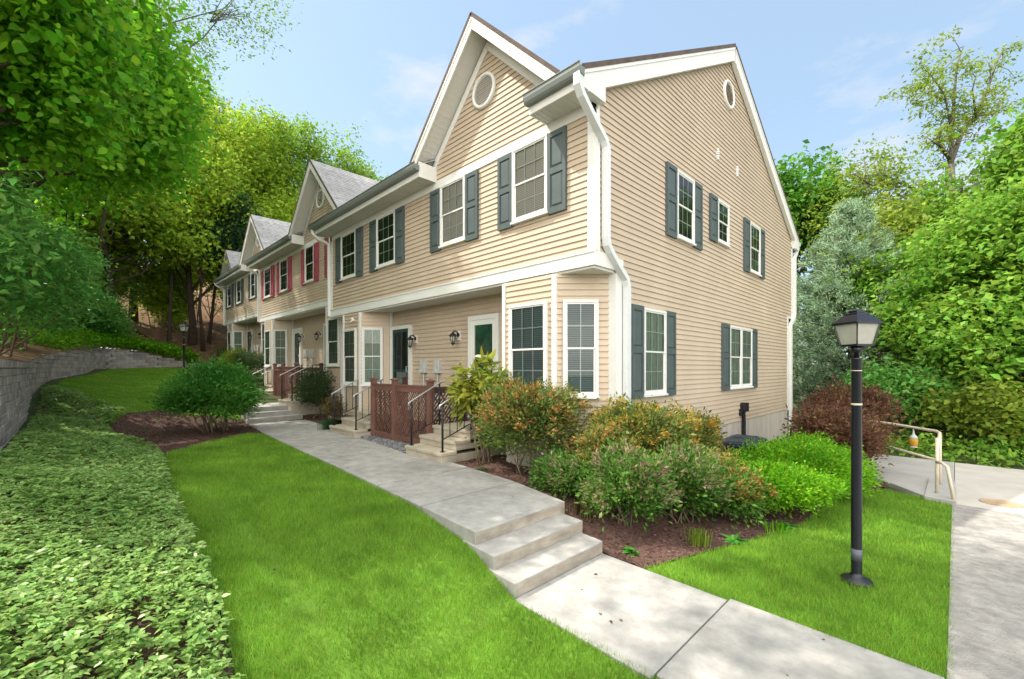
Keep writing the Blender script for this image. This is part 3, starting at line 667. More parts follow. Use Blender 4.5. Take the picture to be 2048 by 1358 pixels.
def fence(lab, loc):
    T = thing('lattice_fence', lab, 'fence', loc, 0, 'lattice fences between the front steps'); zb, zt = .36, 1.80
    y = -.38; P = [(-6.2, y), (-5.2, y), (-3.78, y)]
    def post(x, yy, mat=LATT, top=zt):
        m = MB(); m.box(x - .055, x + .055, yy - .055, yy + .055, zb, top); m.box(x - .08, x + .08, yy - .08, yy + .08, top, top + .025)
        m.add([(x - .075, yy - .075, top + .025), (x + .075, yy - .075, top + .025), (x + .075, yy + .075, top + .025), (x - .075, yy + .075, top + .025), (x, yy, top + .06)], [(0, 1, 4), (1, 2, 4), (2, 3, 4), (3, 0, 4)])
        m.build('fence_post', mat, T)
    for p in P: post(*p)
    post(-3.78, .5, LATTD); post(-6.2, .5, LATTD)
    F = Fr((0, y, 0), (1, 0, 0))
    for (a, b, mn) in ((-6.145, -5.255, 1), (-5.145, -3.835, -1)):
        m = MB(); m.fbox(F, a, b, .44, .56, -.02, .025); m.build('fence_rail', LATT, T); m = MB(); m.fbox(F, a, b, zt - .25, zt - .12, -.02, .025); m.fbox(F, a, b, zt - .12, zt - .09, -.03, .05); m.build('fence_rail', LATT, T)
        lattice(F, a, b, .56, zt - .25, T, LATT, mn)
    for x, frr in ((-3.78, Fr((-3.78, 0, 0), (0, 1, 0))), (-6.2, Fr((-6.2, 0, 0), (0, 1, 0)))):
        m = MB(); m.fbox(frr, y + .055, .445, .44, .56, -.02, .02); m.build('fence_rail', LATTD, T); m = MB(); m.fbox(frr, y + .055, .445, zt - .25, zt - .12, -.02, .02); m.build('fence_rail', LATTD, T); lattice(frr, y + .055, .445, .56, zt - .25, T, LATTD, 1)
GS = 'concrete front steps with black railings'
stoop('concrete front steps up to the white glass door, beside the yellow green rhododendron', (0, 0, 0), -3.70, -2.52, -1.02, ((-3.62, False), (-2.60, True)), GS)
stoop('concrete front steps up to the dark green door, left of the pebbled lattice fence', (0, 0, 0), -7.76, -6.32, -.84, ((-7.66, True), (-6.40, False)), GS)
fence('reddish brown lattice fence beside grey pebbles, nearest the camera', (0, 0, 0))
o2 = (U2[0], U2[1], .42)
stoop('concrete front steps of the red shuttered townhouse, half hidden by the dark azalea', o2, -3.70, -2.52, -1.02, ((-3.62, False), (-2.60, True)), GS)
stoop('concrete steps of the red shuttered townhouse, the flight behind the round green bush', o2, -7.76, -6.32, -.84, ((-7.66, True), (-6.40, False)), GS)
fence('reddish brown lattice fence in front of the red shuttered townhouse', o2)
# ------------------------------------------------------------------ lamp posts
def lamp(lab, loc):
    T = thing('lamp_post', lab, 'lamp post', loc, 0, 'black lamp posts on the lawns')
    m = MB(); m.lathe([(.135, -.05), (.135, .008), (.12, .03), (.065, .05), (.048, .075), (.044, .09), (.044, 2.17), (.047, 2.175), (.047, 2.19)], n=24); m.build('pole', POSTB, T, True)
    m = MB(); m.lathe([(.0452, .205), (.0452, .32)], n=24); m.build('tape_wrap', TAPE, T, True)
    m = MB(); m.lathe([(.046, 1.725), (.046, 1.745)], n=24); m.lathe([(.0452, 2.06), (.0452, 2.068)], n=24); m.build('reflective_band', BAND, T, True)
    m = MB(); m.lathe([(.025, 2.18), (.022, 2.24), (.045, 2.245), (.05, 2.25), (.05, 2.31), (.03, 2.315)], n=16)
    m.build('neck', POSTB, T, True)
    h = MB(); zb, zt = 2.315, 2.515; rb, rt = .088, .124; n4 = [(1, 1), (-1, 1), (-1, -1), (1, -1)]
    h.box(-rb - .006, rb + .006, -rb - .006, rb + .006, zb - .012, zb + .006)
    for a, b in n4: h.tube([(a * rb, b * rb, zb), (a * rt, b * rt, zt)], .008, 4)
    rr = .14
    for s, z in ((rr, zt), (rr, zt + .018), (.075, zt + .105), (.075, zt + .115)): pass
    V = [(a * s, b * s, z) for s, z in ((rr, zt), (rr, zt + .018), (.07, zt + .095), (.07, zt + .107), (.045, zt + .118), (.045, zt + .135), (.02, zt + .15)) for a, b in n4]
    h.add(V, [(3, 2, 1, 0)] + [(4 * i + k, 4 * i + (k + 1) % 4, 4 * i + 4 + (k + 1) % 4, 4 * i + 4 + k) for i in range(6) for k in range(4)] + [(24, 25, 26, 27)])
    ho = h.build('lantern_head', POSTB, T)
    g = MB(); g.add([(a * s, b * s, z) for s, z in ((rb - .004, zb + .006), (rt - .004, zt)) for a, b in n4], [(k, (k + 1) % 4, 4 + (k + 1) % 4, 4 + k) for k in range(4)]); g.build('lantern_glass', LGLASS, ho)
    b = MB(); b.lathe([(.02, zb), (.02, zb + .05), (.035, zb + .09), (.03, zb + .15), (.0, zb + .17)], n=14); b.build('bulb', WHITE, ho, True)
    T.rotation_euler.z = R(54); return T
lamp('tall black lamp post on the small side lawn, nearest the camera', (3.17, -.13, -.01))
lamp('black lamp post far off on the upper lawn, in front of the wooded slope', (-19.6, -2.26, float(gz(-19.6, -2.26))))
# ------------------------------------------------------------------ retaining wall
WP = np.array([(6, -8.2, 2.2), (1, -7.5, 2.22), (-3.4, -6.79, 2.24), (-5.3, -6.33, 2.25), (-8, -6.31, 2.25), (-11, -6.31, 2.25), (-13.76, -6.31, 2.30), (-16.2, -6.22, 2.45), (-18.43, -6.04, 2.6), (-23.16, -5.13, 2.94), (-26.8, -4.75, 3.15), (-28.4, -4.25, 3.18), (-29.1, -3.2, 3.1), (-29.8, -2.02, 2.88), (-30.2, -.77, 2.62), (-30.7, .3, 2.35)])
def wall():
    T = thing('retaining_wall', 'long curved grey block retaining wall at the foot of the wooded bank', 'wall', (0, 0, 0))
    sg = np.linalg.norm(np.diff(WP[:, :2], axis=0), axis=1); cum = np.concatenate([[0], np.cumsum(sg)]); Lw = cum[-1]
    V = []; Fs = []; cap = MB(); h = .152; bw = .44; z0 = -.2
    def at(s): s = np.clip(s, 0, Lw); return np.array([np.interp(s, cum, WP[:, 0]), np.interp(s, cum, WP[:, 1])]), np.interp(s, cum, WP[:, 2])
    k = 0; m = MB()
    while z0 + h * k < 3.3:
        z = z0 + h * k; s = -(k % 2) * bw / 2
        while s < Lw:
            a, ta = at(s + .004); b, tb = at(s + bw - .004); top = min(ta, tb); top = z0 + math.floor((top - z0) / h + .35) * h
            c = (a + b) / 2; g0 = float(gz(c[0] + .1, c[1] + .2)) - .2
            if z + h <= top + .001 and z + h > g0 and np.linalg.norm(b - a) > .05:
                t = (b - a) / np.linalg.norm(b - a); n = np.array([t[1], -t[0]])      # towards the lawn
                off = -.010 * k + rng.normal(0, .004); gap = .005
                if z + h > top - .001:
                    off += .03
                fr = Fr((a[0] + n[0] * off, a[1] + n[1] * off, z), (-t[0], -t[1], 0)); l_ = np.linalg.norm(b - a)
                fr.O = np.array([b[0] + n[0] * off, b[1] + n[1] * off, z]); hh = h - gap; ch = .016
                # chamfered split face
                P = [(0, 0, -.28), (l_, 0, -.28), (l_, hh, -.28), (0, hh, -.28), (0, 0, -ch), (l_, 0, -ch), (l_, hh, -ch), (0, hh, -ch)] + [(ch, ch * .6, rng.normal(0, .004)), (l_ - ch, ch * .6, rng.normal(0, .004)), (l_ - ch, hh - ch * .6, rng.normal(0, .004)), (ch, hh - ch * .6, rng.normal(0, .004))]
                sgn = 1 if np.dot(fr.N[:2], n) > 0 else -1
                m.add([fr.p(u, v, d * sgn) for u, v, d in P], [(8, 9, 10, 11)] + [(4 + i, 4 + (i + 1) % 4, 8 + (i + 1) % 4, 8 + i) for i in range(4)] + [(i, (i + 1) % 4, 4 + (i + 1) % 4, 4 + i) for i in range(4)])
            s += bw
        k += 1
    m.build('wall_blocks', BLOCK, T)
wall()
# the bank behind the wall
def bank():
    P = np.vstack([WP, [(-33, 3, 2.5), (-37, 10, 3.5), (-42, 20, 5), (-46, 40, 8)]]); n = len(P); rows = []
    tn = np.gradient(P[:, :2], axis=0); tn /= np.linalg.norm(tn, axis=1)[:, None]; nr = np.stack([tn[:, 1], -tn[:, 0]], -1)
    sgn = np.where((nr[:, 1] < 0) | (nr[:, 0] < -.7), 1, -1)
    nr = np.stack([-tn[:, 1], tn[:, 0]], -1); nr = np.where(((nr @ np.array([-.4, -1.])) > 0)[:, None] | (P[:, 0:1] < -27.5) & (nr[:, 0:1] < 0), nr, -nr)
    tt = np.linspace(0, n - 1, 90); ii = np.arange(n)
    Q = np.stack([np.interp(tt, ii, P[:, k]) for k in range(3)], -1); N = np.stack([np.interp(tt, ii, nr[:, k]) for k in range(2)], -1)
    offs = np.array([.12, .4, .9, 1.8, 3, 4.5, 6.5, 9, 12, 16, 22, 30, 45, 70])
    G = np.zeros((len(tt), len(offs), 3))
    for j, o in enumerate(offs):
        rise = .05 + .38 * o if o < 12 else 4.6 + .22 * (o - 12)
        G[:, j, 0] = Q[:, 0] + N[:, 0] * o; G[:, j, 1] = Q[:, 1] + N[:, 1] * o; G[:, j, 2] = Q[:, 2] - .09 + rise * (.35 + .65 * np.clip((-Q[:, 0]) / 22, 0, 1)) + rng.normal(0, .05 * min(o, 3), len(tt))
    I = np.arange(len(tt) * len(offs)).reshape(len(tt), len(offs))
    o = fast('hillside', G.reshape(-1, 3), np.stack([I[:-1, :-1], I[1:, :-1], I[1:, 1:], I[:-1, 1:]], -1).reshape(-1, 4), HILL, None, True); tag(o, kind='structure')
    return G.reshape(-1, 3)
BK = bank()
def hz(x, y): return float(BK[np.argmin((BK[:, 0] - x) ** 2 + (BK[:, 1] - y) ** 2), 2])
# ------------------------------------------------------------------ bins, rails, manhole, hanging lantern
def trash(lab, loc, rz):
    T = thing('trash_bin', lab, 'trash bin', loc, rz, 'trash bins by the foundation'); m = MB(); s = .24; b = .20
    V = [(-b, -b, 0), (b, -b, 0), (b, b, 0), (-b, b, 0), (-s, -s - .03, .86), (s, -s - .03, .86), (s, s + .03, .86), (-s, s + .03, .86)]
    m.add(V, [(3, 2, 1, 0), (0, 1, 5, 4), (1, 2, 6, 5), (2, 3, 7, 6), (3, 0, 4, 7), (4, 5, 6, 7)]); m.box(-s - .02, s + .02, -s - .05, s + .05, .82, .865); m.build('bin_body', BINM, T, bevel=.012)
    m = MB(); m.fprism(Fr((0, 0, 0), (1, 0, 0), (0, 1, 0)), [(-.33, .868), (.33, .868), (.33, .90), (.24, .935), (-.2, .945), (-.31, .91)], -.29, .29); m.box(-.2, .2, -.16, .18, .94, .955); m.build('lid', BINM, T, bevel=.01)
    for x in (-.2, .2): MB().tube([(x - .025, .25, .1), (x + .025, .25, .1)], .1, 14).build('wheel', BLACK, T)
trash('dark blue trash bin by the foundation, partly behind the bright green bush', (1.05, 3.0, -.19), R(-80))
trash('second dark blue trash bin, nearer the black conduit behind the bright green bush', (.95, 3.72, -.21), R(-85))
m = MB(); m.tube([(.75, 8.0, -.5), (.75, 8.0, .42), (.78, 8.0, .47), (.85, 8.0, .49), (2.2, 8.1, .49)], .022, 8)
tag(m.build('pipe_rail', BLACK, smooth=True), 'thin grey pipe rail in front of the foundation by the rear corner', 'rail')
T = thing('step_handrail', 'cream painted metal handrail by the rear walk, with the yellow jar hanging from it', 'railing', (0, 0, 0))
for x, y in ((3.64, 4.32), (3.66, 5.1)): MB().tube([(x, y, .0), (x, y, .95 if y < 5 else .94)], .024, 10).build('post', CREAM, T, True)
m = MB(); m.tube([(2.2, 6.6, .97), (3.0, 5.9, .97), (3.62, 5.15, .97), (3.66, 5.0, .96), (3.66, 4.6, .93), (3.64, 4.32, .8)], .024, 10); m.tube([(2.2, 6.6, .5), (3.0, 5.9, .5), (3.64, 4.9, .5)], .02, 10)
m.tube([(3.64, 4.32, .56), (3.7, 4.15, .58), (3.76, 4.08, .54), (3.84, 4.02, .0)], .024, 10); m.build('handrail', CREAM, T, True)
T = thing('hanging_jar', 'small amber yellow glass jar hanging under the cream handrail', 'lantern', (3.3, 5.52, .62))
m = MB(); m.lathe([(.0, .0), (.045, .0), (.06, .03), (.072, .13), (.06, .15)], n=16); m.build('jar', AMBER, T, True)
m = MB(); m.lathe([(.066, .148), (.05, .19), (.02, .22), (.012, .27), (.004, .33)], n=14); m.lathe([(.05, -.02), (.06, -.005), (.05, .0)], n=14); m.build('cap', METER, T, True)
m = MB(); m.lathe([(.24, -.02), (.24, .002), (.215, .004), (.2, -.004), (.0, -.003)], (4.35, 4.62, -.012), 32)
m.lathe([(.05, -.001), (.05, .003), (.0, .003)], (4.35, 4.62, -.012), 12)
tag(m.build('manhole_cover', TAN), 'round tan manhole cover set in the pale driveway', 'manhole cover')
m = MB(); m.prism([(3.5, 4.0), (3.86, 3.93), (3.86, 5.6), (3.5, 5.6)], -.25, .055); struct('kerb_block', m, CONC, .01)
# ------------------------------------------------------------------ foliage helpers
def unit(a): return a / (np.linalg.norm(a, axis=-1, keepdims=True) + 1e-9)
def leaves(P, A, Nn, Ln, Wd, fold=.25, shape=4):
    """P base points, A axis, Nn normals, Ln lengths, Wd half widths -> quads (diamond, folded) or 6-gons (ovate)"""
    A = unit(A); S = unit(np.cross(A, Nn)); Nn = np.cross(S, A); Ln = Ln[:, None]; Wd = Wd[:, None]
    if shape == 4:
        V = np.stack([P, P + A * Ln * .5 + S * Wd + Nn * Wd * fold, P + A * Ln - Nn * Ln * .12, P + A * Ln * .5 - S * Wd + Nn * Wd * fold], 1)
    else:
        V = np.stack([P, P + A * Ln * .28 + S * Wd * .95 + Nn * Wd * fold, P + A * Ln * .65 + S * Wd * .75 + Nn * Wd * fold * .6 - Nn * Ln * .05, P + A * Ln - Nn * Ln * .16,
                      P + A * Ln * .65 - S * Wd * .75 + Nn * Wd * fold * .6 - Nn * Ln * .05, P + A * Ln * .28 - S * Wd * .95 + Nn * Wd * fold], 1)
    return V
def leafmesh(name, V, mat, par=None):
    n, k, _ = V.shape; return fast(name, V.reshape(-1, 3), np.arange(n * k).reshape(n, k), mat, par)
def rnd(n, k=3): return unit(rng.normal(size=(n, k)))
def cloud(C, per, sp, size, asp=.5, up=.6, out=None, droop=.2, shape=4, flat=1., jit=.3):
    """leaves scattered round cluster centres C"""
    n = len(C) * per; P = np.repeat(C, per, 0) + rng.normal(size=(n, 3)) * np.array([sp, sp, sp * flat])
    A = rnd(n); A[:, 2] = A[:, 2] * .6 - droop
    if out is not None: A = A * .8 + unit(P - out) * .9
    N = rnd(n) * .75; N[:, 2] += up
    s = size * (1 + jit * rng.normal(size=n)).clip(.45, 1.7)
    return leaves(P, A, N, s, s * asp / 2, shape=shape)
def lobes(c, r, nl, q=.55, flat=1.):
    c = np.array(c, float); r = np.array(r, float); D = rnd(nl)
    D[:, 2] = np.abs(D[:, 2]) * 1.1 - .45 if nl > 4 else D[:, 2]
    return c + D * r * (rng.uniform(.35, 1, (nl, 1)) ** .6) * (1.1 - q * .5), (rng.uniform(.75, 1.25, nl))
def shell(L, rad, k, r):
    """cluster centres on and inside lobes"""
    i = rng.integers(0, len(L), k); D = rnd(k); D[:, 2] = D[:, 2] * .9 + .18
    return L[i] + D * (rng.uniform(.3, 1, (k, 1)) ** .45) * rad[i][:, None] * np.array(r)
def limbs(mb, base, top, L, r0, bend=.25, twig=0, C=None, tn=6):
    base = np.array(base, float); top = np.array(top, float); h = np.linalg.norm(top - base)
    t = np.linspace(0, 1, 7); wob = np.cumsum(rng.normal(0, .018 * h, (7, 2)), 0) * (t[:, None])
    tr = base + (top - base) * t[:, None]; tr[:, :2] += wob
    mb.tube(tr, [r0 * (1.35 if i == 0 else 1) * (1 - .8 * a) for i, a in enumerate(t)], 9)
    for l in L:
        z = np.clip((l[2] - base[2]) / (top[2] - base[2]) - rng.uniform(.12, .3), .18, .92); p = np.array([np.interp(z, t, tr[:, k]) for k in range(3)]); rr = r0 * (1 - .8 * z) * .55
        mid = (p + l) / 2 + np.array([*rng.normal(0, .06 * h * bend, 2), -.02 * h + rng.normal(0, .03 * h)])
        mb.tube([p, p * .45 + mid * .55, mid, (mid + l) / 2 + rng.normal(0, .03 * h * bend, 3), l], [rr, rr * .8, rr * .6, rr * .4, rr * .15], tn)
        if twig and C is not None:
            d = np.linalg.norm(C - l, axis=1); idx = np.argsort(d)[:twig]
            for j in idx:
                q = C[j]; mm = (l + q) / 2 + rng.normal(0, .05, 3); s = mid * .35 + l * .65; mb.tube([s, mm, q], [rr * .3, rr * .2, rr * .06], 4)
def tree(name, label, cat, base, h, cz, cr, mat, r0, K=260, per=34, size=.2, sp=.38, nl=10, lr=.42, asp=.55, bark=BARK, group=None, up=.6, shape=4, droop=.2, twig=0, lean=(0, 0), flat=.8):
    T = thing(name, label, cat, base, 0, group)
    c = np.array([lean[0], lean[1], cz]); Lb, rd = lobes(c, cr, nl); C = shell(Lb, rd, K, np.array(cr) * lr)
    leafmesh('crown', cloud(C, per, sp, size, asp, up, droop=droop, shape=shape, flat=flat), mat, T)
    m = MB(); limbs(m, (0, 0, -.4), (lean[0] * .9, lean[1] * .9, min(h * .93, cz + cr[2] * .6)), Lb, r0, twig=twig, C=C); m.build('trunk', bark, T, True)
    return T
def shrub(name, label, base, r, mat, K=120, per=26, size=.06, sp=.09, nl=7, asp=.45, tips=None, tipn=0, tipsize=None, stems=9, stem_r=.012, lift=.2, group=None, shape=4, lr=.5, up=.5, cat='shrub', low=.15, outward=True, droop=0., stemmat=None, tipname='new_growth'):
    T = thing(name, label, cat, base, rng.uniform(0, 6), group); r = np.array(r, float)
    c = np.array([0, 0, lift + r[2] * .9]); D = rnd(nl); D[:, 2] = np.abs(D[:, 2]) * 1.2 - .45; Lb = c + D * r * .6; rd = rng.uniform(.65, 1.15, nl)
    Lb = np.vstack([Lb, c[None]]); rd = np.append(rd, 1.25)
    C = shell(Lb, rd, K, r * lr); C = C[C[:, 2] > low]
    leafmesh('foliage', cloud(C, per, sp, size, asp, up, out=(c * .6) if outward else None, shape=shape, droop=droop), mat, T)
    if tips is not None and tipn:
        d = unit((C - c) / r); sc_ = d[:, 2] + .35 * rng.random(len(C)); idx = np.argsort(-sc_)[:max(1, int(len(C) * .72))]; Q = C[rng.choice(idx, tipn)] + unit(C[rng.choice(idx, tipn)] - c) * 0; 
        Q = C[rng.choice(idx, tipn)]; Q = Q + unit(Q - c) * sp * .9
        leafmesh(tipname, cloud(Q, 9, sp * .42, (tipsize or size), asp, .5, out=c, droop=-.15, shape=shape), tips, T)
    m = MB()
    for k in range(stems):
        l = C[rng.integers(len(C))]; a = rng.uniform(0, 6.28); b = np.array([.12 * r[0] * math.cos(a) * 2, .12 * r[1] * math.sin(a) * 2, -.05]); mid = b * .5 + l * .5 + np.array([0, 0, .0]) + rng.normal(0, .05, 3) * r
        m.tube([b, b * .6 + mid * .4 + np.array([0, 0, .05]), mid, l], [stem_r, stem_r * .85, stem_r * .65, stem_r * .3], 5)
    m.build('stems', stemmat or TWIG, T, True); return T
# ------------------------------------------------------------------ trees on the bank at the left
GL = 'trees on the wooded bank'
tree('linden_tree', 'tall linden with big glossy leaves filling the left edge above the block wall', 'tree', (-6.6, -8.4, 2.6), 13, 4.8, (3.0, 2.2, 4.6), G_NEAR, .2, K=1100, per=42, size=.135, sp=.30, nl=20, lr=.36, asp=.72, shape=6, group=GL, lean=(-.2, 1.4))
tree('linden_tree', 'linden with big leaves reaching far over the wall, behind the leftmost one', 'tree', (-10.8, -8.2, 2.8), 17, 5.9, (3.4, 2.6, 5.6), G_NEAR, .24, K=1400, per=40, size=.15, sp=.34, nl=22, lr=.34, asp=.72, shape=6, group=GL, lean=(-.6, 2.4))
tree('linden_tree', 'tallest linden on the bank, its dark crown cut off by the top edge', 'tree', (-16.5, -9.0, 3.3), 28, 15.5, (4.0, 3.4, 9.6), G_NEAR, .3, K=1400, per=30, size=.21, sp=.42, nl=24, lr=.34, asp=.7, group=GL, lean=(-.3, 1.8))
tree('linden_tree', 'linden beyond the left edge of the photograph that shades the near lawn', 'tree', (-3.6, -9.9, 2.6), 20, 12.8, (4.6, 3.4, 4.0), G_NEAR, .25, K=290, per=28, size=.2, sp=.42, nl=18, lr=.36, asp=.7, group=GL, lean=(.6, 1.6))
GD = 'leafy understorey shrubs above the wall'
for i, (x, y, rx, rz, lb) in enumerate([(-6.4, -7.3, 1.4, 1.9, 'dogwood at the left edge above the tan end of the wall'), (-9.2, -7.3, 1.9, 2.4, 'low teal green dogwood directly above the near end of the wall'), (-12.8, -7.3, 2.2, 2.5, 'arching dogwood with layered teal leaves above the middle of the wall'), (-17.0, -7.2, 2.4, 2.9, 'spreading dogwood above the wall where its top starts to step up'), (-21.8, -6.9, 2.4, 2.9, 'broad dogwood above the stepped wall, in front of the tallest linden'), (-26.8, -6.9, 2.3, 2.6, 'dark dogwood above the far bend of the wall'), (-34.0, -6.8, 2.8, 2.8, 'wide green bush on the slope above the low end of the wall'), (-36.5, -4.2, 2.6, 2.6, 'green bush higher on the brown slope, left of the leaning trunks'), (-31.8, -8.6, 2.8, 3.2, 'tall bush on the bank behind the far bend of the wall'), (-22.5, -10, 3.0, 3.6, 'tall leafy bush on the bank between the lindens'), (-30.5, -4.6, 1.6, 1.6, 'small dogwood at the foot of the brown slope, above the low end of the wall')]):
    zb = hz(x, y); shrub('dogwood', lb, (x, y, zb - .4), (rx, rx * .85, rz), G_TEAL, K=420, per=28, size=.14, sp=.2, nl=11, asp=.45, stems=8, stem_r=.03, lift=.05, group=GD, up=.9, cat='shrub', outward=False, droop=.15)
tree('locust_tree', 'sparse fine leaved tree with bare arching branches against the upper left sky', 'tree', (-20.5, -8.2, 3.3), 22, 15.8, (4.6, 4.2, 4.6), G_MID, .2, K=420, per=34, size=.14, sp=.40, nl=14, lr=.42, asp=.45, bark=BARKG, group=GL, twig=6, lean=(-.6, 6.0))
bgt = [(-33, -4, 17, 4.2, 'maple_tree', G_YEL, 'bright yellow green maple on the slope left of the far lamp post'), (-35.5, .5, 21, 4.2, 'maple_tree', G_YEL, 'bright yellow green maple straight above the farthest townhouse'), (-40, -2.5, 28.5, 5.4, 'oak_tree', G_YEL, 'tall oak on the slope behind the yellow green maples at left'),
       (-41, 4.5, 29, 5.0, 'maple_tree', G_YEL, 'yellow green tree rising behind the third townhouse gable'), (-44, 10, 31, 5.4, 'oak_tree', G_MID, 'tall open oak with visible limbs behind the red shuttered townhouse'), (-45, 16, 30.5, 5.2, 'oak_tree', G_MID, 'rounded oak behind the roof of the red shuttered townhouse'),
       (-44.5, 20.5, 27.5, 4.6, 'oak_tree', G_MID, 'rightmost oak behind the row, beside the white cloud'), (-38, -8.5, 25, 5.5, 'oak_tree', G_DARK, 'dark green oak deep on the bank at left'), (-29, -9.5, 19, 4.5, 'oak_tree', G_TEAL, 'dark oak behind the dogwoods at the bend of the wall'), (-49, 2, 33, 6.0, 'oak_tree', G_MID, 'far oak filling the gap behind the farthest townhouse'), (-38, 7.5, 20, 4.2, 'maple_tree', G_YEL, 'lower yellow green maple just behind the roofs of the far townhouses'), (-26.5, -10.5, 21, 4.2, 'maple_tree', G_YEL, 'yellow green maple between the tallest linden and the far bend')]
for i, (x, y, top, r, nm, mt, lb) in enumerate(bgt):
    zb = hz(x, y) - .3; hh = top - zb
    tree(nm, lb, 'tree', (x, y, zb), hh, hh * .56, (r, r, hh * .44), mt, .26, K=560, per=32, size=.30, sp=.52, nl=20, lr=.36, asp=.6, group=GL, twig=2)
tree('hemlock_tree', 'dark green hemlock clump in front of the yellow green trees, left of the gables', 'tree', (-33.5, 2.6, hz(-33.5, 2.6)), 15, 9.0, (2.3, 2.0, 3.8), G_HEM, .2, K=330, per=30, size=.26, sp=.4, nl=10, asp=.25, group=GL)
for i, (x, y, dx, dy, h, lb) in enumerate([(-31.5, -5.2, 1.2, .5, 11, 'leaning bare trunk on the bank left of the far lamp post'), (-34.5, -1.0, -.7, .3, 12, 'slim dark trunk standing on the brown slope behind the far lamp'), (-34.0, .9, .9, -.4, 10, 'pale leaning trunk on the orange brown slope'), (-36.5, 1.6, -.3, .6, 13, 'thin trunk beside the farthest townhouse on the brown slope')]):
    T = thing('woodland_tree', lb, 'tree', (x, y, hz(x, y) - .2), 0, 'slender trunks on the slope'); m = MB(); top = (dx * 2.2, dy * 2.2, h); Lb = np.array([[dx * 2 + rng.normal(0, 1), dy * 2 + rng.normal(0, 1), h * rng.uniform(.65, 1)] for _ in range(4)])
    limbs(m, (0, 0, 0), top, Lb, .13); m.build('trunk', BARK, T, True); leafmesh('crown', cloud(shell(Lb, np.ones(4), 60, (1.6, 1.6, 1.3)), 20, .4, .26, .6), G_YEL, T)
for x, y, rx, rz, lb in [(-31.0, -7.0, 2.2, 3.6, 'tall sunny thicket on the bank above the far bend of the wall'), (-35.5, -5.6, 2.6, 3.4, 'sunny yellow green thicket under the maples on the slope'), (-39.0, -1.0, 2.6, 3.0, 'sunny thicket high on the brown slope behind the trunks'), (-28.0, -8.5, 2.6, 4.0, 'sunny thicket between the lindens and the far maples'), (-38.5, -5.0, 3.0, 4.5, 'tallest sunny thicket, deep on the slope at left'), (-42.0, 2.5, 3.0, 4.0, 'far sunny thicket seen past the corner of the farthest townhouse'), (-25.5, -8.0, 2.2, 3.0, 'sunny thicket right behind the broad dogwood')]:
    zb = hz(x, y); shrub('thicket', lb, (x, y, zb - .4), (rx, rx * .9, rz), G_THK, K=520, per=26, size=.24, sp=.34, nl=12, asp=.55, stems=6, stem_r=.04, lift=.1, group='sunny thickets on the slope', up=.7, cat='shrub', outward=False)
# ------------------------------------------------------------------ trees at the right
GR = 'trees beyond the driveway'
def zr(x, y): return float(gz(x, y))
tree('maple_tree', 'dark green maple rising behind the rear corner of the near townhouse', 'tree', (-2.6, 23.5, zr(-2.6, 23.5)), 15.4, 11.0, (3.3, 3.3, 4.6), G_DARK, .25, K=380, per=32, size=.26, sp=.42, nl=13, lr=.38, asp=.7, group=GR)
tree('maple_tree', 'big spreading maple with layered light green leaves at the right edge', 'tree', (5.6, 13.6, zr(5.6, 13.6)), 10.5, 4.3, (3.9, 3.5, 4.9), G_MAPLE, .24, K=1150, per=34, size=.15, sp=.30, nl=26, lr=.24, asp=.75, group=GR, flat=.35, up=.9)
tree('maple_tree', 'light green maple between the pale pine and the lamp post lantern', 'tree', (3.4, 16.4, zr(3.4, 16.4)), 10, 4.6, (3.2, 3.0, 4.6), G_MAPLE, .22, K=1000, per=34, size=.155, sp=.32, nl=24, lr=.25, asp=.75, group=GR, flat=.35, up=.9)
tree('maple_tree', 'tall maple behind the layered one at the right edge, with deeper green leaves', 'tree', (7.5, 18.5, zr(7.5, 18.5)), 14, 7.5, (4.0, 4.0, 5.4), G_MAPLE, .28, K=760, per=30, size=.22, sp=.42, nl=15, lr=.36, asp=.7, group=GR, flat=.5, up=.8)
tree('thin_tree', 'slender yellow green tree with an airy crown between the dark maple and the locust', 'tree', (.9, 21.5, zr(.9, 21.5)), 14, 10.4, (2.6, 2.6, 4.2), G_LOC, .12, K=200, per=20, size=.17, sp=.4, nl=12, lr=.4, asp=.5, bark=BARKG, group=GR, twig=4)
tree('woodland_tree', 'far mid green tree seen under the maples beyond the driveway', 'tree', (9, 27, zr(9, 27)), 13, 5.5, (5.5, 5, 6), G_DARK, .3, K=620, per=28, size=.3, sp=.55, nl=14, asp=.6, group=GR)
tree('woodland_tree', 'far mid green tree low behind the pale pine and the layered maple', 'tree', (2, 27, zr(2, 27)), 12, 5, (4.8, 4.6, 5.5), G_DARK, .3, K=560, per=28, size=.3, sp=.55, nl=14, asp=.6, group=GR)
tree('woodland_tree', 'far woodland tree low at the right edge behind the maples', 'tree', (13, 22, zr(13, 22)), 13, 5.5, (5.5, 5, 6), G_DARK, .3, K=560, per=28, size=.3, sp=.55, nl=14, asp=.6, group=GR)
tree('maple_tree', 'yellow green maple standing behind the pale pine, left of the locust trunk', 'tree', (1.6, 20.0, zr(1.6, 20.0)), 11.5, 6.0, (3.0, 3.0, 5.0), G_LOC, .22, K=800, per=32, size=.17, sp=.38, nl=18, lr=.36, asp=.65, group=GR, flat=.6)
tree('maple_tree', 'deep green maple under the locust limbs, between the two light green maples', 'tree', (4.6, 19.6, zr(4.6, 19.6)), 12.5, 6.4, (3.4, 3.0, 5.6), G_MAPLE, .24, K=850, per=32, size=.18, sp=.36, nl=24, lr=.26, asp=.7, group=GR, flat=.6)
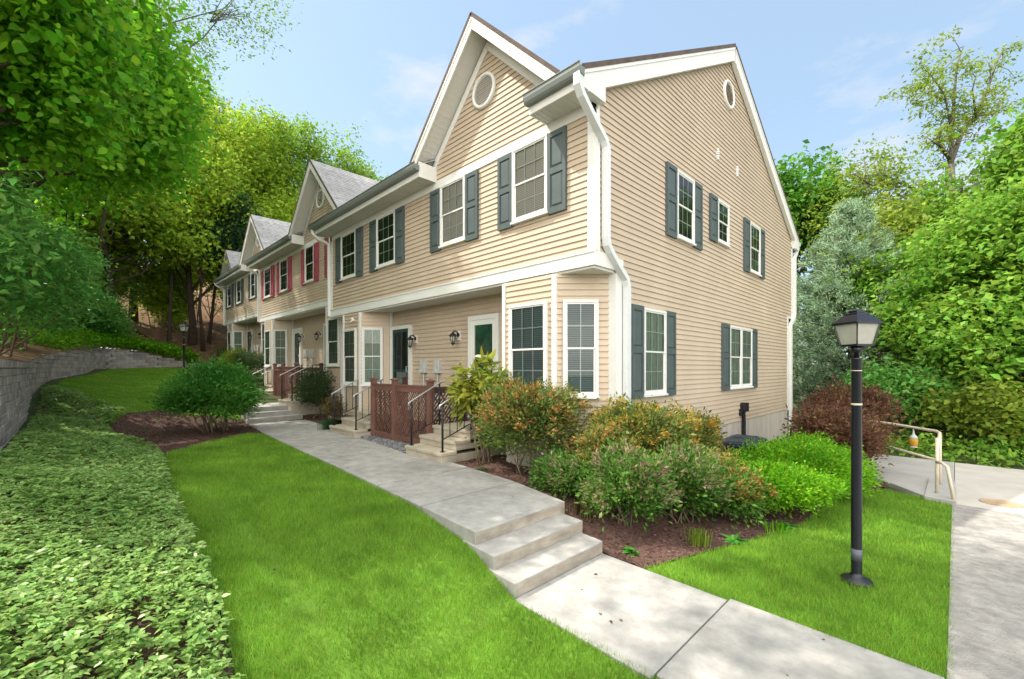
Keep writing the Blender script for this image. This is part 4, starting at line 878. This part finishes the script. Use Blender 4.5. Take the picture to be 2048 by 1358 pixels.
for i, (x, y, lb) in enumerate([(8.4, 13.0, 'broad leafy bush at the right edge under the layered maple'), (10.5, 16.5, 'far leafy bush under the maples at the right edge'), (5.0, 14.6, 'leafy bush under the layered maple behind the lamp post'), (7.2, 16.8, 'leafy bush deep in the shade of the maples'), (3.0, 13.2, 'leafy bush between the pale pine and the layered maple')]):
    shrub('lit_shrub', lb, (x, y, zr(x, y) - .1), (1.7, 1.5, 1.7), G_MAPLE, K=330, per=26, size=.14, sp=.24, nl=11, asp=.65, lift=.0, low=0, group='leafy shrubs along the far side of the driveway', outward=False, lr=.42)
tree('woodland_tree', 'broad woodland tree filling the gap behind the layered maple', 'tree', (8.5, 23, zr(8.5, 23)), 12, 4.8, (4.5, 4, 5), G_MAPLE, .25, K=620, per=28, size=.26, sp=.5, nl=16, asp=.65, group=GR)
def locust():
    b = (4.2, 22.6, zr(4.2, 22.6)); T = thing('locust_tree', 'tall open locust with forked dark limbs and feathery leaves against the right sky', 'tree', b, 0, GR)
    m = MB(); RT = np.array([.7038, .7104, 0]); UPV = np.array([0, 0, 1.]); DP = np.array([-.7104, .7038, 0])
    c0 = np.array(proj0(1905, 21.0)) - np.array(b)
    def q(px, py, dd=0.): t = 21.0 + dd; return np.array([CAM[0] + ((px - 1024) / 880 * t) * .7038 - t * .7104, CAM[1] + ((px - 1024) / 880 * t) * .7104 + t * .7038, EYE + (736 - py) / 880 * t]) - np.array(b)
    base = np.array([0, 0, -.4]); tips = []
    trunk = [base, q(1908, 560), q(1902, 400), q(1900, 330)]; m.tube(trunk, [.34, .26, .2, .17], 9)
    br = [([(1900, 330), (1905, 280), (1908, 200), (1914, 130), (1928, 92)], .10, 0), ([(1900, 330), (1925, 262), (1952, 232), (1975, 180), (1995, 120), (2010, 95)], .12, .5), ([(1952, 232), (1985, 228), (2012, 212)], .05, .8),
          ([(1900, 318), (1880, 290), (1862, 282)], .10, -.4), ([(1905, 270), (1890, 190), (1862, 150), (1842, 130)], .05, -.6), ([(1952, 232), (1945, 180), (1955, 140)], .05, -.5), ([(1893, 200), (1850, 185), (1800, 195)], .035, .6),
          ([(1904, 420), (1880, 395), (1840, 385), (1800, 365), (1745, 372), (1705, 345)], .10, -.5), ([(1800, 365), (1770, 350), (1730, 350)], .05, -.8), ([(1904, 400), (1940, 375), (1985, 352), (2045, 335)], .09, .4), ([(1985, 352), (2030, 300), (2048, 290)], .05, .8), ([(1906, 470), (1950, 440), (2010, 420)], .07, -.6), ([(1906, 480), (1850, 450), (1790, 430)], .06, .6)]
    for pts, r, dd in br:
        P = [q(px, py, dd * i / (len(pts) - 1) * 2.0) for i, (px, py) in enumerate(pts)]
        m.tube(P, [r * (1 - .8 * i / (len(P) - 1)) for i in range(len(P))], 7)
        for i in range(1, len(P)):
            for k in range(5 if r > .04 else 7):
                t = rng.random(); e = P[i - 1] * (1 - t) + P[i] * t + rng.normal(0, .42, 3) + np.array([0, 0, .12]); tips.append(e); m.tube([P[i - 1] * (1 - t) + P[i] * t, (P[i - 1] * (1 - t) + P[i] * t + e) / 2 + rng.normal(0, .06, 3), e], [r * .22, r * .15, .006], 4)
    m.build('trunk', BARKG, T, True)
    leafmesh('crown', cloud(np.array(tips), 44, .24, .17, .42, .7, droop=.35, flat=.45), G_LOC, T)
def proj0(px, t): return (CAM[0] + ((px - 1024) / 880 * t) * .7038 - t * .7104, CAM[1] + ((px - 1024) / 880 * t) * .7104 + t * .7038, 0)
locust()
def pine(label, base, h, r):
    T = thing('pine_tree', label, 'tree', base, 0, GR); C = []; A = []; m = MB(); m.tube([(0, 0, -.3), (0.05, 0, h * .5), (0, 0.03, h)], [.2, .12, .02], 8)
    z = .5
    while z < h - .2:
        rr = r * (1 - (z / h) ** 1.6) * rng.uniform(.8, 1.1) + .1; nb = 13
        for k in range(nb):
            a = rng.uniform(0, 6.28); L_ = rr * rng.uniform(.75, 1.1); tip = np.array([math.cos(a) * L_, math.sin(a) * L_, z + .28 * L_ - .06 * L_ * L_])
            b = np.array([0, 0, z]); m.tube([b, (b + tip) / 2 + np.array([0, 0, -.08 * L_]), tip], [.035, .022, .006], 5)
            for t in np.linspace(.3, 1, max(3, int(L_ / .22))):
                p = b + (tip - b) * t + np.array([0, 0, -.32 * L_ * t * (1 - t)]); C.append(p + rng.normal(0, .12, 3)); A.append(unit((tip - b) * .8 + np.array([0, 0, .5]) + rng.normal(0, .35, 3)))
        z += .34
    C = np.array(C); A = np.array(A); per = 46; n = len(C) * per; P = np.repeat(C, per, 0) + rng.normal(0, .055, (n, 3)); D = unit(np.repeat(A, per, 0) + rng.normal(0, .55, (n, 3)))
    P += D * rng.uniform(-.12, .12, (n, 1)); s = rng.uniform(.10, .17, n)
    leafmesh('crown', leaves(P, D, rnd(n), s, np.full(n, .015)), G_PINE, T); m.build('trunk', BARKG, T, True)
pine('pale blue green pine directly behind the rear corner of the near townhouse', (1.05, 15.4, zr(1.05, 15.4)), 8.9, 3.4)
GRS = 'leafy shrubs along the far side of the driveway'
shrub('lit_shrub', 'sunny yellow green shrub behind the cream handrail', (4.2, 10.4, -.1), (1.3, 1.2, .95), G_LOC, K=260, per=26, size=.12, sp=.22, nl=10, asp=.6, lift=.0, low=0, lr=.42, group=GRS, outward=False)
shrub('lit_shrub', 'darker leafy shrub at the right edge beyond the driveway', (6.3, 10.6, -.1), (1.4, 1.2, 1.0), G_MAPLE, K=260, per=26, size=.13, sp=.24, nl=10, asp=.6, lift=.0, low=0, lr=.42, group=GRS, outward=False)
shrub('lit_shrub', 'leafy green shrub between the pale pine and the reddish barberry', (2.6, 11.2, -.1), (1.5, 1.3, 1.3), G_TEAL, K=260, per=26, size=.12, sp=.24, nl=10, asp=.6, lift=.0, low=0, lr=.42, group=GRS, outward=False)
# ------------------------------------------------------------------ shrubs round the house
g_ = lambda x, y: (x, y, float(gz(x, y)))
GP = 'andromeda shrubs in the mulch bed at the house corner'
shrub('rhododendron', 'tall yellow green rhododendron with long drooping leaves beside the white door steps', g_(-2.15, -.30), (.72, .62, .86), G_RHO, K=150, per=13, size=.2, sp=.055, nl=7, asp=.30, stems=10, stem_r=.016, lift=.36, shape=6, low=.5, droop=.95, up=.7)
P_ = dict(per=40, size=.058, sp=.085, nl=11, asp=.4, group=GP, low=.06)
shrub('andromeda', 'big andromeda with coppery tips in front of the bay window by the rhododendron', g_(-.95, -.42), (1.02, .70, .82), G_PIER, K=420, tips=G_PIERR, tipn=520, stems=14, stem_r=.014, lift=.08, **P_)
shrub('andromeda', 'andromeda with red and yellow tips at the house corner, under the downspout', g_(.48, .60), (.78, .76, .66), G_PIER, K=360, tips=G_PIERY, tipn=560, stems=12, stem_r=.014, lift=.25, **{**P_, 'low': .25})
shrub('andromeda', 'golden andromeda against the side wall, under the shuttered ground floor window', g_(.72, 1.65), (.62, .62, .52), G_PIER, K=280, tips=G_PIERY, tipn=330, stems=8, lift=.25, **P_)
shrub('andromeda', 'bright green andromeda with faded pinkish bloom, right above the near steps', g_(.78, -.52), (.74, .56, .50), G_PIE2, K=320, tips=G_PINK, tipn=380, stems=14, lift=.0, tipname='faded_bloom', **P_)
shrub('andromeda', 'dark andromeda with brownish bloom in the middle of the bed front', g_(1.22, .28), (.56, .56, .54), G_PIE2, K=300, tips=G_PINK, tipn=380, stems=10, lift=.0, tipname='faded_bloom', **P_)
shrub('andromeda', 'small andromeda with orange brown top next to the bright green yew', g_(1.62, .92), (.46, .50, .34), G_PIE2, K=240, tips=G_PIERR, tipn=300, stems=8, lift=.04, **P_)
shrub('andromeda', 'low green andromeda filling the gap between the coppery one and the near steps', g_(-.05, -.62), (.46, .36, .30), G_PIE2, K=200, tips=G_PINK, tipn=120, stems=8, lift=.0, tipname='faded_bloom', **P_)
shrub('andromeda', 'rusty tipped andromeda tucked behind the two with faded bloom, below the bay window', g_(.28, -.02), (.60, .50, .56), G_PIER, K=260, tips=G_PIERR, tipn=300, stems=8, lift=.0, **P_)
shrub('spirea', 'feathery golden spirea between the andromedas and the foundation', g_(1.32, 1.26), (.52, .52, .40), G_SPI, K=320, per=30, size=.05, sp=.075, nl=9, asp=.25, stems=6, lift=.08, low=.1)
GY_ = 'bright green yews'
Y_ = dict(per=44, size=.044, sp=.06, nl=18, asp=.5, stems=6, lift=.05, low=.1, group=GY_, droop=0.)
shrub('yew', 'low bright green yew at the front of the bed, beside the small andromeda', g_(2.0, 1.62), (.74, .68, .36), G_BOX, K=520, **Y_)
shrub('yew', 'large spreading bright green yew in front of the trash bins', g_(2.0, 2.8), (1.02, 1.05, .44), G_BOX, K=900, **Y_)
shrub('yew', 'bright green yew at the rear end of the bed, behind the lamp post', g_(1.98, 3.7), (.70, .85, .46), G_BOX, K=620, **Y_)
shrub('barberry', 'dark reddish brown barberry hedge behind the yews', g_(2.1, 5.45), (.80, .95, .64), G_BARB, K=330, per=30, size=.065, sp=.1, nl=11, asp=.5, stems=10, lift=.1, group='reddish barberry bushes')
shrub('barberry', 'arching reddish barberry touching the rear walk, right of the lamp post pole', g_(2.48, 5.0), (.44, .5, .56), G_BARB, K=220, per=28, size=.065, sp=.1, nl=9, asp=.5, stems=12, lift=.14, group='reddish barberry bushes')
shrub('barberry', 'reddish barberry at the back against the rear corner of the house', g_(2.1, 7.2), (.75, .85, .75), G_BARB, K=260, per=28, size=.075, sp=.12, nl=9, asp=.5, stems=8, lift=.4, group='reddish barberry bushes')
shrub('burning_bush', 'large round green bush with layered leaves on the left mulch bed', g_(-9.9, -2.95), (1.12, 1.08, .84), G_BURN, K=900, per=34, size=.08, sp=.12, nl=18, asp=.42, stems=18, stem_r=.022, lift=.2, low=.3, up=.9, outward=True)
GA = 'dark azaleas in front of the row'
A_ = dict(per=28, size=.06, sp=.1, nl=10, asp=.42, stems=8, lift=.08, group=GA)
shrub('azalea', 'dark green azalea in front of the red shuttered townhouse steps', g_(-10.9, .12), (1.05, .9, .86), G_AZA, K=420, **A_)
shrub('azalea', 'dark shrub in front of the third townhouse, right of the yellow green one', (-19.2, .45, 1.45), (1.0, .9, .75), G_AZA, K=260, **A_)
shrub('azalea', 'dark shrub at the foot of the farthest townhouse', (-27.3, 1.2, 2.0), (1.1, .9, .8), G_AZA, K=220, **A_)
shrub('forsythia', 'yellow green rounded shrub in front of the third townhouse', (-21.8, .2, 1.55), (1.0, .9, .75), G_LOC, K=240, per=28, size=.08, sp=.12, nl=9, asp=.45, stems=6, lift=.08)
shrub('small_shrub', 'small brownish shrub between the dark azalea and the green door steps', g_(-8.7, -.25), (.5, .45, .42), G_BRN, K=130, per=20, size=.06, sp=.09, nl=7, asp=.4, stems=10, lift=.06)
def blades(P, h, w, lean, mat, name, label=None, cat=None, kind=None, group=None, par=None, seg2=False):
    n = len(P); a = rng.uniform(0, 2 * math.pi, n); d = np.stack([np.cos(a), np.sin(a), np.zeros(n)], -1); s = np.stack([-np.sin(a), np.cos(a), np.zeros(n)], -1)
    tip = P + d * (h * lean)[:, None] + np.array([0, 0, 1.]) * h[:, None]; b = rng.uniform(0, 2 * math.pi, n); s2 = np.stack([np.cos(b), np.sin(b), np.zeros(n)], -1) * (w / 2)[:, None]
    if not seg2: V = np.stack([P - s2, P + s2, tip], 1)
    else:
        mid = P + d * (h * lean * .28)[:, None] + np.array([0, 0, .72]) * h[:, None]; tip = P + d * (h * lean * 1.3)[:, None] + np.array([0, 0, .78]) * h[:, None]
        V = np.stack([P - s2, P + s2, mid + s2 * .8, tip, mid - s2 * .8], 1)
    k = V.shape[1]; o = fast(name, V.reshape(-1, 3), np.arange(n * k).reshape(n, k), mat, par); return tag(o, label, cat, group, kind)
def tuft(name, label, cat, x, y, n, h, mat, spread=.05, group=None, lean=.8):
    P = np.zeros((n, 3)); P[:, :2] = rng.normal(0, spread, (n, 2)); hh = h * rng.uniform(.55, 1.1, n)
    o = blades(P, hh, np.full(n, .011), rng.uniform(.1, lean, n), mat, name, label, cat, None, group, None, True); o.location = (x, y, float(gz(x, y)) + .01); return o
tuft('daylily', 'clump of bluish green daylily blades beside the walkway and the green door steps', 'plant', -8.25, -.68, 130, .40, G_LILY, .10, None, 1.9)
GW = 'weeds in the mulch bed'
tuft('grass_tuft', 'tall grassy weed tuft in the mulch near the small andromeda', 'weed', 1.72, -.35, 70, .26, G_LOC, .06, GW, .5)
tuft('grass_tuft', 'short grassy weed at the edge of the mulch below the front yew', 'weed', 2.22, .78, 60, .17, G_BOX, .07, GW)
tuft('grass_tuft', 'thin dry grass stalks beside the bottom steps', 'weed', .55, -1.0, 40, .34, G_BRN, .08, GW, .5)
def weed(label, x, y, n, s):
    P = np.zeros((n, 3)); P[:, 2] = rng.uniform(0, .03, n); A = rnd(n); A[:, 2] = np.abs(A[:, 2]) * .4
    N = rnd(n) * .4; N[:, 2] += 1; o = leafmesh('weed', leaves(P, A, N, np.full(n, s * 1.5) * rng.uniform(.6, 1.1, n), np.full(n, s * .3), shape=6), G_BURN); o.location = (x, y, float(gz(x, y)) + .01); tag(o, label, 'weed', GW)
weed('small broad leaved weed in the mulch right beside the bottom step', 1.28, -1.12, 16, .10)
weed('leafy weed at the mulch edge by the side lawn, left of the yew', 1.98, .05, 18, .11)
weed('tiny green weed in the mulch at the rhododendron foot', -1.7, -.75, 12, .08)
weed('low green weed by the mulch point under the front yew', 2.32, 1.05, 16, .10)
# ------------------------------------------------------------------ lawns, ground cover, mulch chips, pebbles
def lawn(name, poly, dens, near, label):
    n = int(area(poly) * dens); P2 = scatter(poly, n) + rng.normal(0, .012, (n, 2)); d = np.hypot(P2[:, 0] - CAM[0], P2[:, 1] - CAM[1]); keep = rng.random(n) < np.clip((near / d) ** 1.35, .06, 1); P2 = P2[keep]; d = d[keep]
    P = np.stack([P2[:, 0], P2[:, 1], gz(P2[:, 0], P2[:, 1])], -1); k = np.clip(d / near, 1, 4)
    clump = .75 + .35 * np.sin(P2[:, 0] * 2.3 + 1.7 * np.sin(P2[:, 1] * 1.9)) * np.sin(P2[:, 1] * 2.7 + 1.3 * np.sin(P2[:, 0] * 1.4))
    h = rng.uniform(.030, .062, len(P)) * (.8 + .35 * clump); blades(P, h, .0048 * k ** .9, rng.uniform(.05, .75, len(P)), GRASS, name, label, 'lawn', 'stuff')
lawn('grass', LAWN1, 9500, 4.2, 'short bright green grass of the front lawn left of the walkway')
lawn('grass', LAWN2, 5200, 7, 'bright green grass of the upper lawn by the block wall')
lawn('grass', LAWN3, 8500, 4.6, 'short green grass of the small side lawn round the lamp post')
def pachysandra():
    n = 34000; P2 = scatter(COVER, n); d = np.hypot(P2[:, 0] - CAM[0], P2[:, 1] - CAM[1]); keep = (rng.random(n) < np.clip((6 / d) ** 1.0, .25, 1)) & (P2[:, 0] < 3.2); P2 = P2[keep]; n = len(P2); d = d[keep]
    hgt = rng.uniform(.09, .2, n) * (.8 + .4 * np.sin(P2[:, 0] * 1.7) * np.sin(P2[:, 1] * 2.1 + 1)); C = np.stack([P2[:, 0], P2[:, 1], gz(P2[:, 0], P2[:, 1]) + hgt], -1)
    V = []
    per = 7; q = np.repeat(np.arange(n), per); a = np.tile(np.arange(per) * 2 * math.pi / per, n) + np.repeat(rng.uniform(0, 6.28, n), per) + rng.normal(0, .25, n * per)
    tilt = rng.normal(0, .35, (n, 2))[q]; A = np.stack([np.cos(a), np.sin(a), rng.uniform(-.25, .5, n * per)], -1); N = np.stack([tilt[:, 0], tilt[:, 1], np.ones(n * per)], -1) - A * .15
    s = (rng.uniform(.028, .06, n) * np.clip(d / 6, .95, 1.25))[q] * rng.uniform(.75, 1.15, n * per)
    o = leafmesh('ground_cover', leaves(C[q] + rng.normal(0, .008, (n * per, 3)), A, N, s, s * .27, shape=6), G_PACH); tag(o, 'dense leafy pachysandra ground cover filling the bed below the block wall', 'ground cover', kind='stuff')
    m = 1500; Q = scatter(COVER, m); Q = Q[Q[:, 0] < 3]; P = np.stack([Q[:, 0], Q[:, 1], gz(Q[:, 0], Q[:, 1])], -1); blades(P, rng.uniform(.1, .24, len(P)), np.full(len(P), .008), rng.uniform(.2, .9, len(P)), G_PACHD, 'dry_stalks', 'dry tan stalks among the pachysandra leaves', 'dry stalks', 'stuff')
pachysandra()
def bankcover():
    n = 2600; t = rng.uniform(8.2, 15, n); ii = np.arange(len(WP)); P = np.stack([np.interp(t, ii, WP[:, k]) for k in range(3)], -1); o = rng.uniform(.2, 1.9, n)
    tx = np.interp(t, ii, np.gradient(WP[:, 0])); ty = np.interp(t, ii, np.gradient(WP[:, 1])); l = np.hypot(tx, ty); nx, ny = ty / l, -tx / l; s = np.where((nx * -.6 + ny * -.8) > 0, 1, -1)
    P[:, 0] += nx * o * s; P[:, 1] += ny * o * s; P[:, 2] += rng.uniform(.02, .45, n) + o * .3
    leafmesh_o = leafmesh('bank_ground_cover', cloud(P, 9, .12, .13, .5, .9), G_BOX); tag(leafmesh_o, 'light green low plants along the top of the far part of the block wall', 'ground cover', kind='stuff')
bankcover()
def verge():
    n = 900; P2 = scatter([(2.2, 8.5), (14, 8.4), (14, 12), (2.0, 11.5)], n); P = np.stack([P2[:, 0], P2[:, 1], gz(P2[:, 0], P2[:, 1]) + rng.uniform(0, .35, n)], -1)
    tag(leafmesh('verge_plants', cloud(P, 12, .12, .12, .5, .8), G_MAPLE), 'low leafy green plants along the far edge of the driveway', 'ground cover', kind='stuff')
verge()
def chips(poly, n, name, label):
    P2 = scatter(poly, n); P = np.stack([P2[:, 0], P2[:, 1], gz(P2[:, 0], P2[:, 1]) + .02 + rng.uniform(0, .012, n)], -1); A = rnd(n); A[:, 2] *= .25; N = rnd(n) * .5; N[:, 2] += 1
    s = rng.uniform(.02, .06, n); o = leafmesh(name, leaves(P, A, N, s, s * .22), CHIP); tag(o, label, 'mulch', kind='stuff')
chips(MULCHR, 9000, 'mulch_chips', 'brown shredded bark chips in the bed at the house corner')
chips(MULCHL, 4500, 'mulch_chips', 'brown shredded bark chips round the large round bush')
def pebbles():
    n = 900; P2 = scatter(PEBB, n); ico = bpy.data.meshes.new('i'); V = []; F = []; a = (1 + 5 ** .5) / 2
    iv = unit(np.array([(-1, a, 0), (1, a, 0), (-1, -a, 0), (1, -a, 0), (0, -1, a), (0, 1, a), (0, -1, -a), (0, 1, -a), (a, 0, -1), (a, 0, 1), (-a, 0, -1), (-a, 0, 1)], float)); bpy.data.meshes.remove(ico)
    fi = np.array([(0, 11, 5), (0, 5, 1), (0, 1, 7), (0, 7, 10), (0, 10, 11), (1, 5, 9), (5, 11, 4), (11, 10, 2), (10, 7, 6), (7, 1, 8), (3, 9, 4), (3, 4, 2), (3, 2, 6), (3, 6, 8), (3, 8, 9), (4, 9, 5), (2, 4, 11), (6, 2, 10), (8, 6, 7), (9, 8, 1)])
    s = rng.uniform(.02, .042, n); VV = iv[None] * s[:, None, None] * rng.uniform(.7, 1.2, (n, 1, 3)) * np.array([1, 1, .7]); VV += np.stack([P2[:, 0], P2[:, 1], gz(P2[:, 0], P2[:, 1]) + .025 + rng.uniform(0, .02, n)], -1)[:, None]
    o = fast('pebbles', VV.reshape(-1, 3), (fi[None] + 12 * np.arange(n)[:, None, None]).reshape(-1, 3), PEB, None, True); tag(o, 'grey rounded pebbles between the walkway and the lattice fence', 'pebbles', kind='stuff')
pebbles()

def litter():
    P2 = np.vstack([scatter([(3.8, -2.8), (1.1, -2.75), (1.1, -1.4), (3.8, -1.45)], 14), scatter(LAWN1, 26), scatter(LAWN3, 16)]); z = np.where((np.arange(len(P2)) < 14), .012, gz(P2[:, 0], P2[:, 1]) + .05); n = len(P2)
    Q = scatter([(.3, -2.6), (-6, -2.25), (-6, -.8), (.3, -1.3)], 18); P2 = np.vstack([P2, Q]); z = np.append(z, np.full(18, .412)); n = len(P2)
    A = rnd(n); A[:, 2] *= .15; N = rnd(n) * .25; N[:, 2] += 1; s = rng.uniform(.018, .045, n)
    o = leafmesh('fallen_leaves', leaves(np.stack([P2[:, 0], P2[:, 1], z], -1), A, N, s, s * .3, shape=6), G_BRN); tag(o, 'few small dry leaves fallen on the walkway and lawns', 'leaves', kind='stuff')
litter()
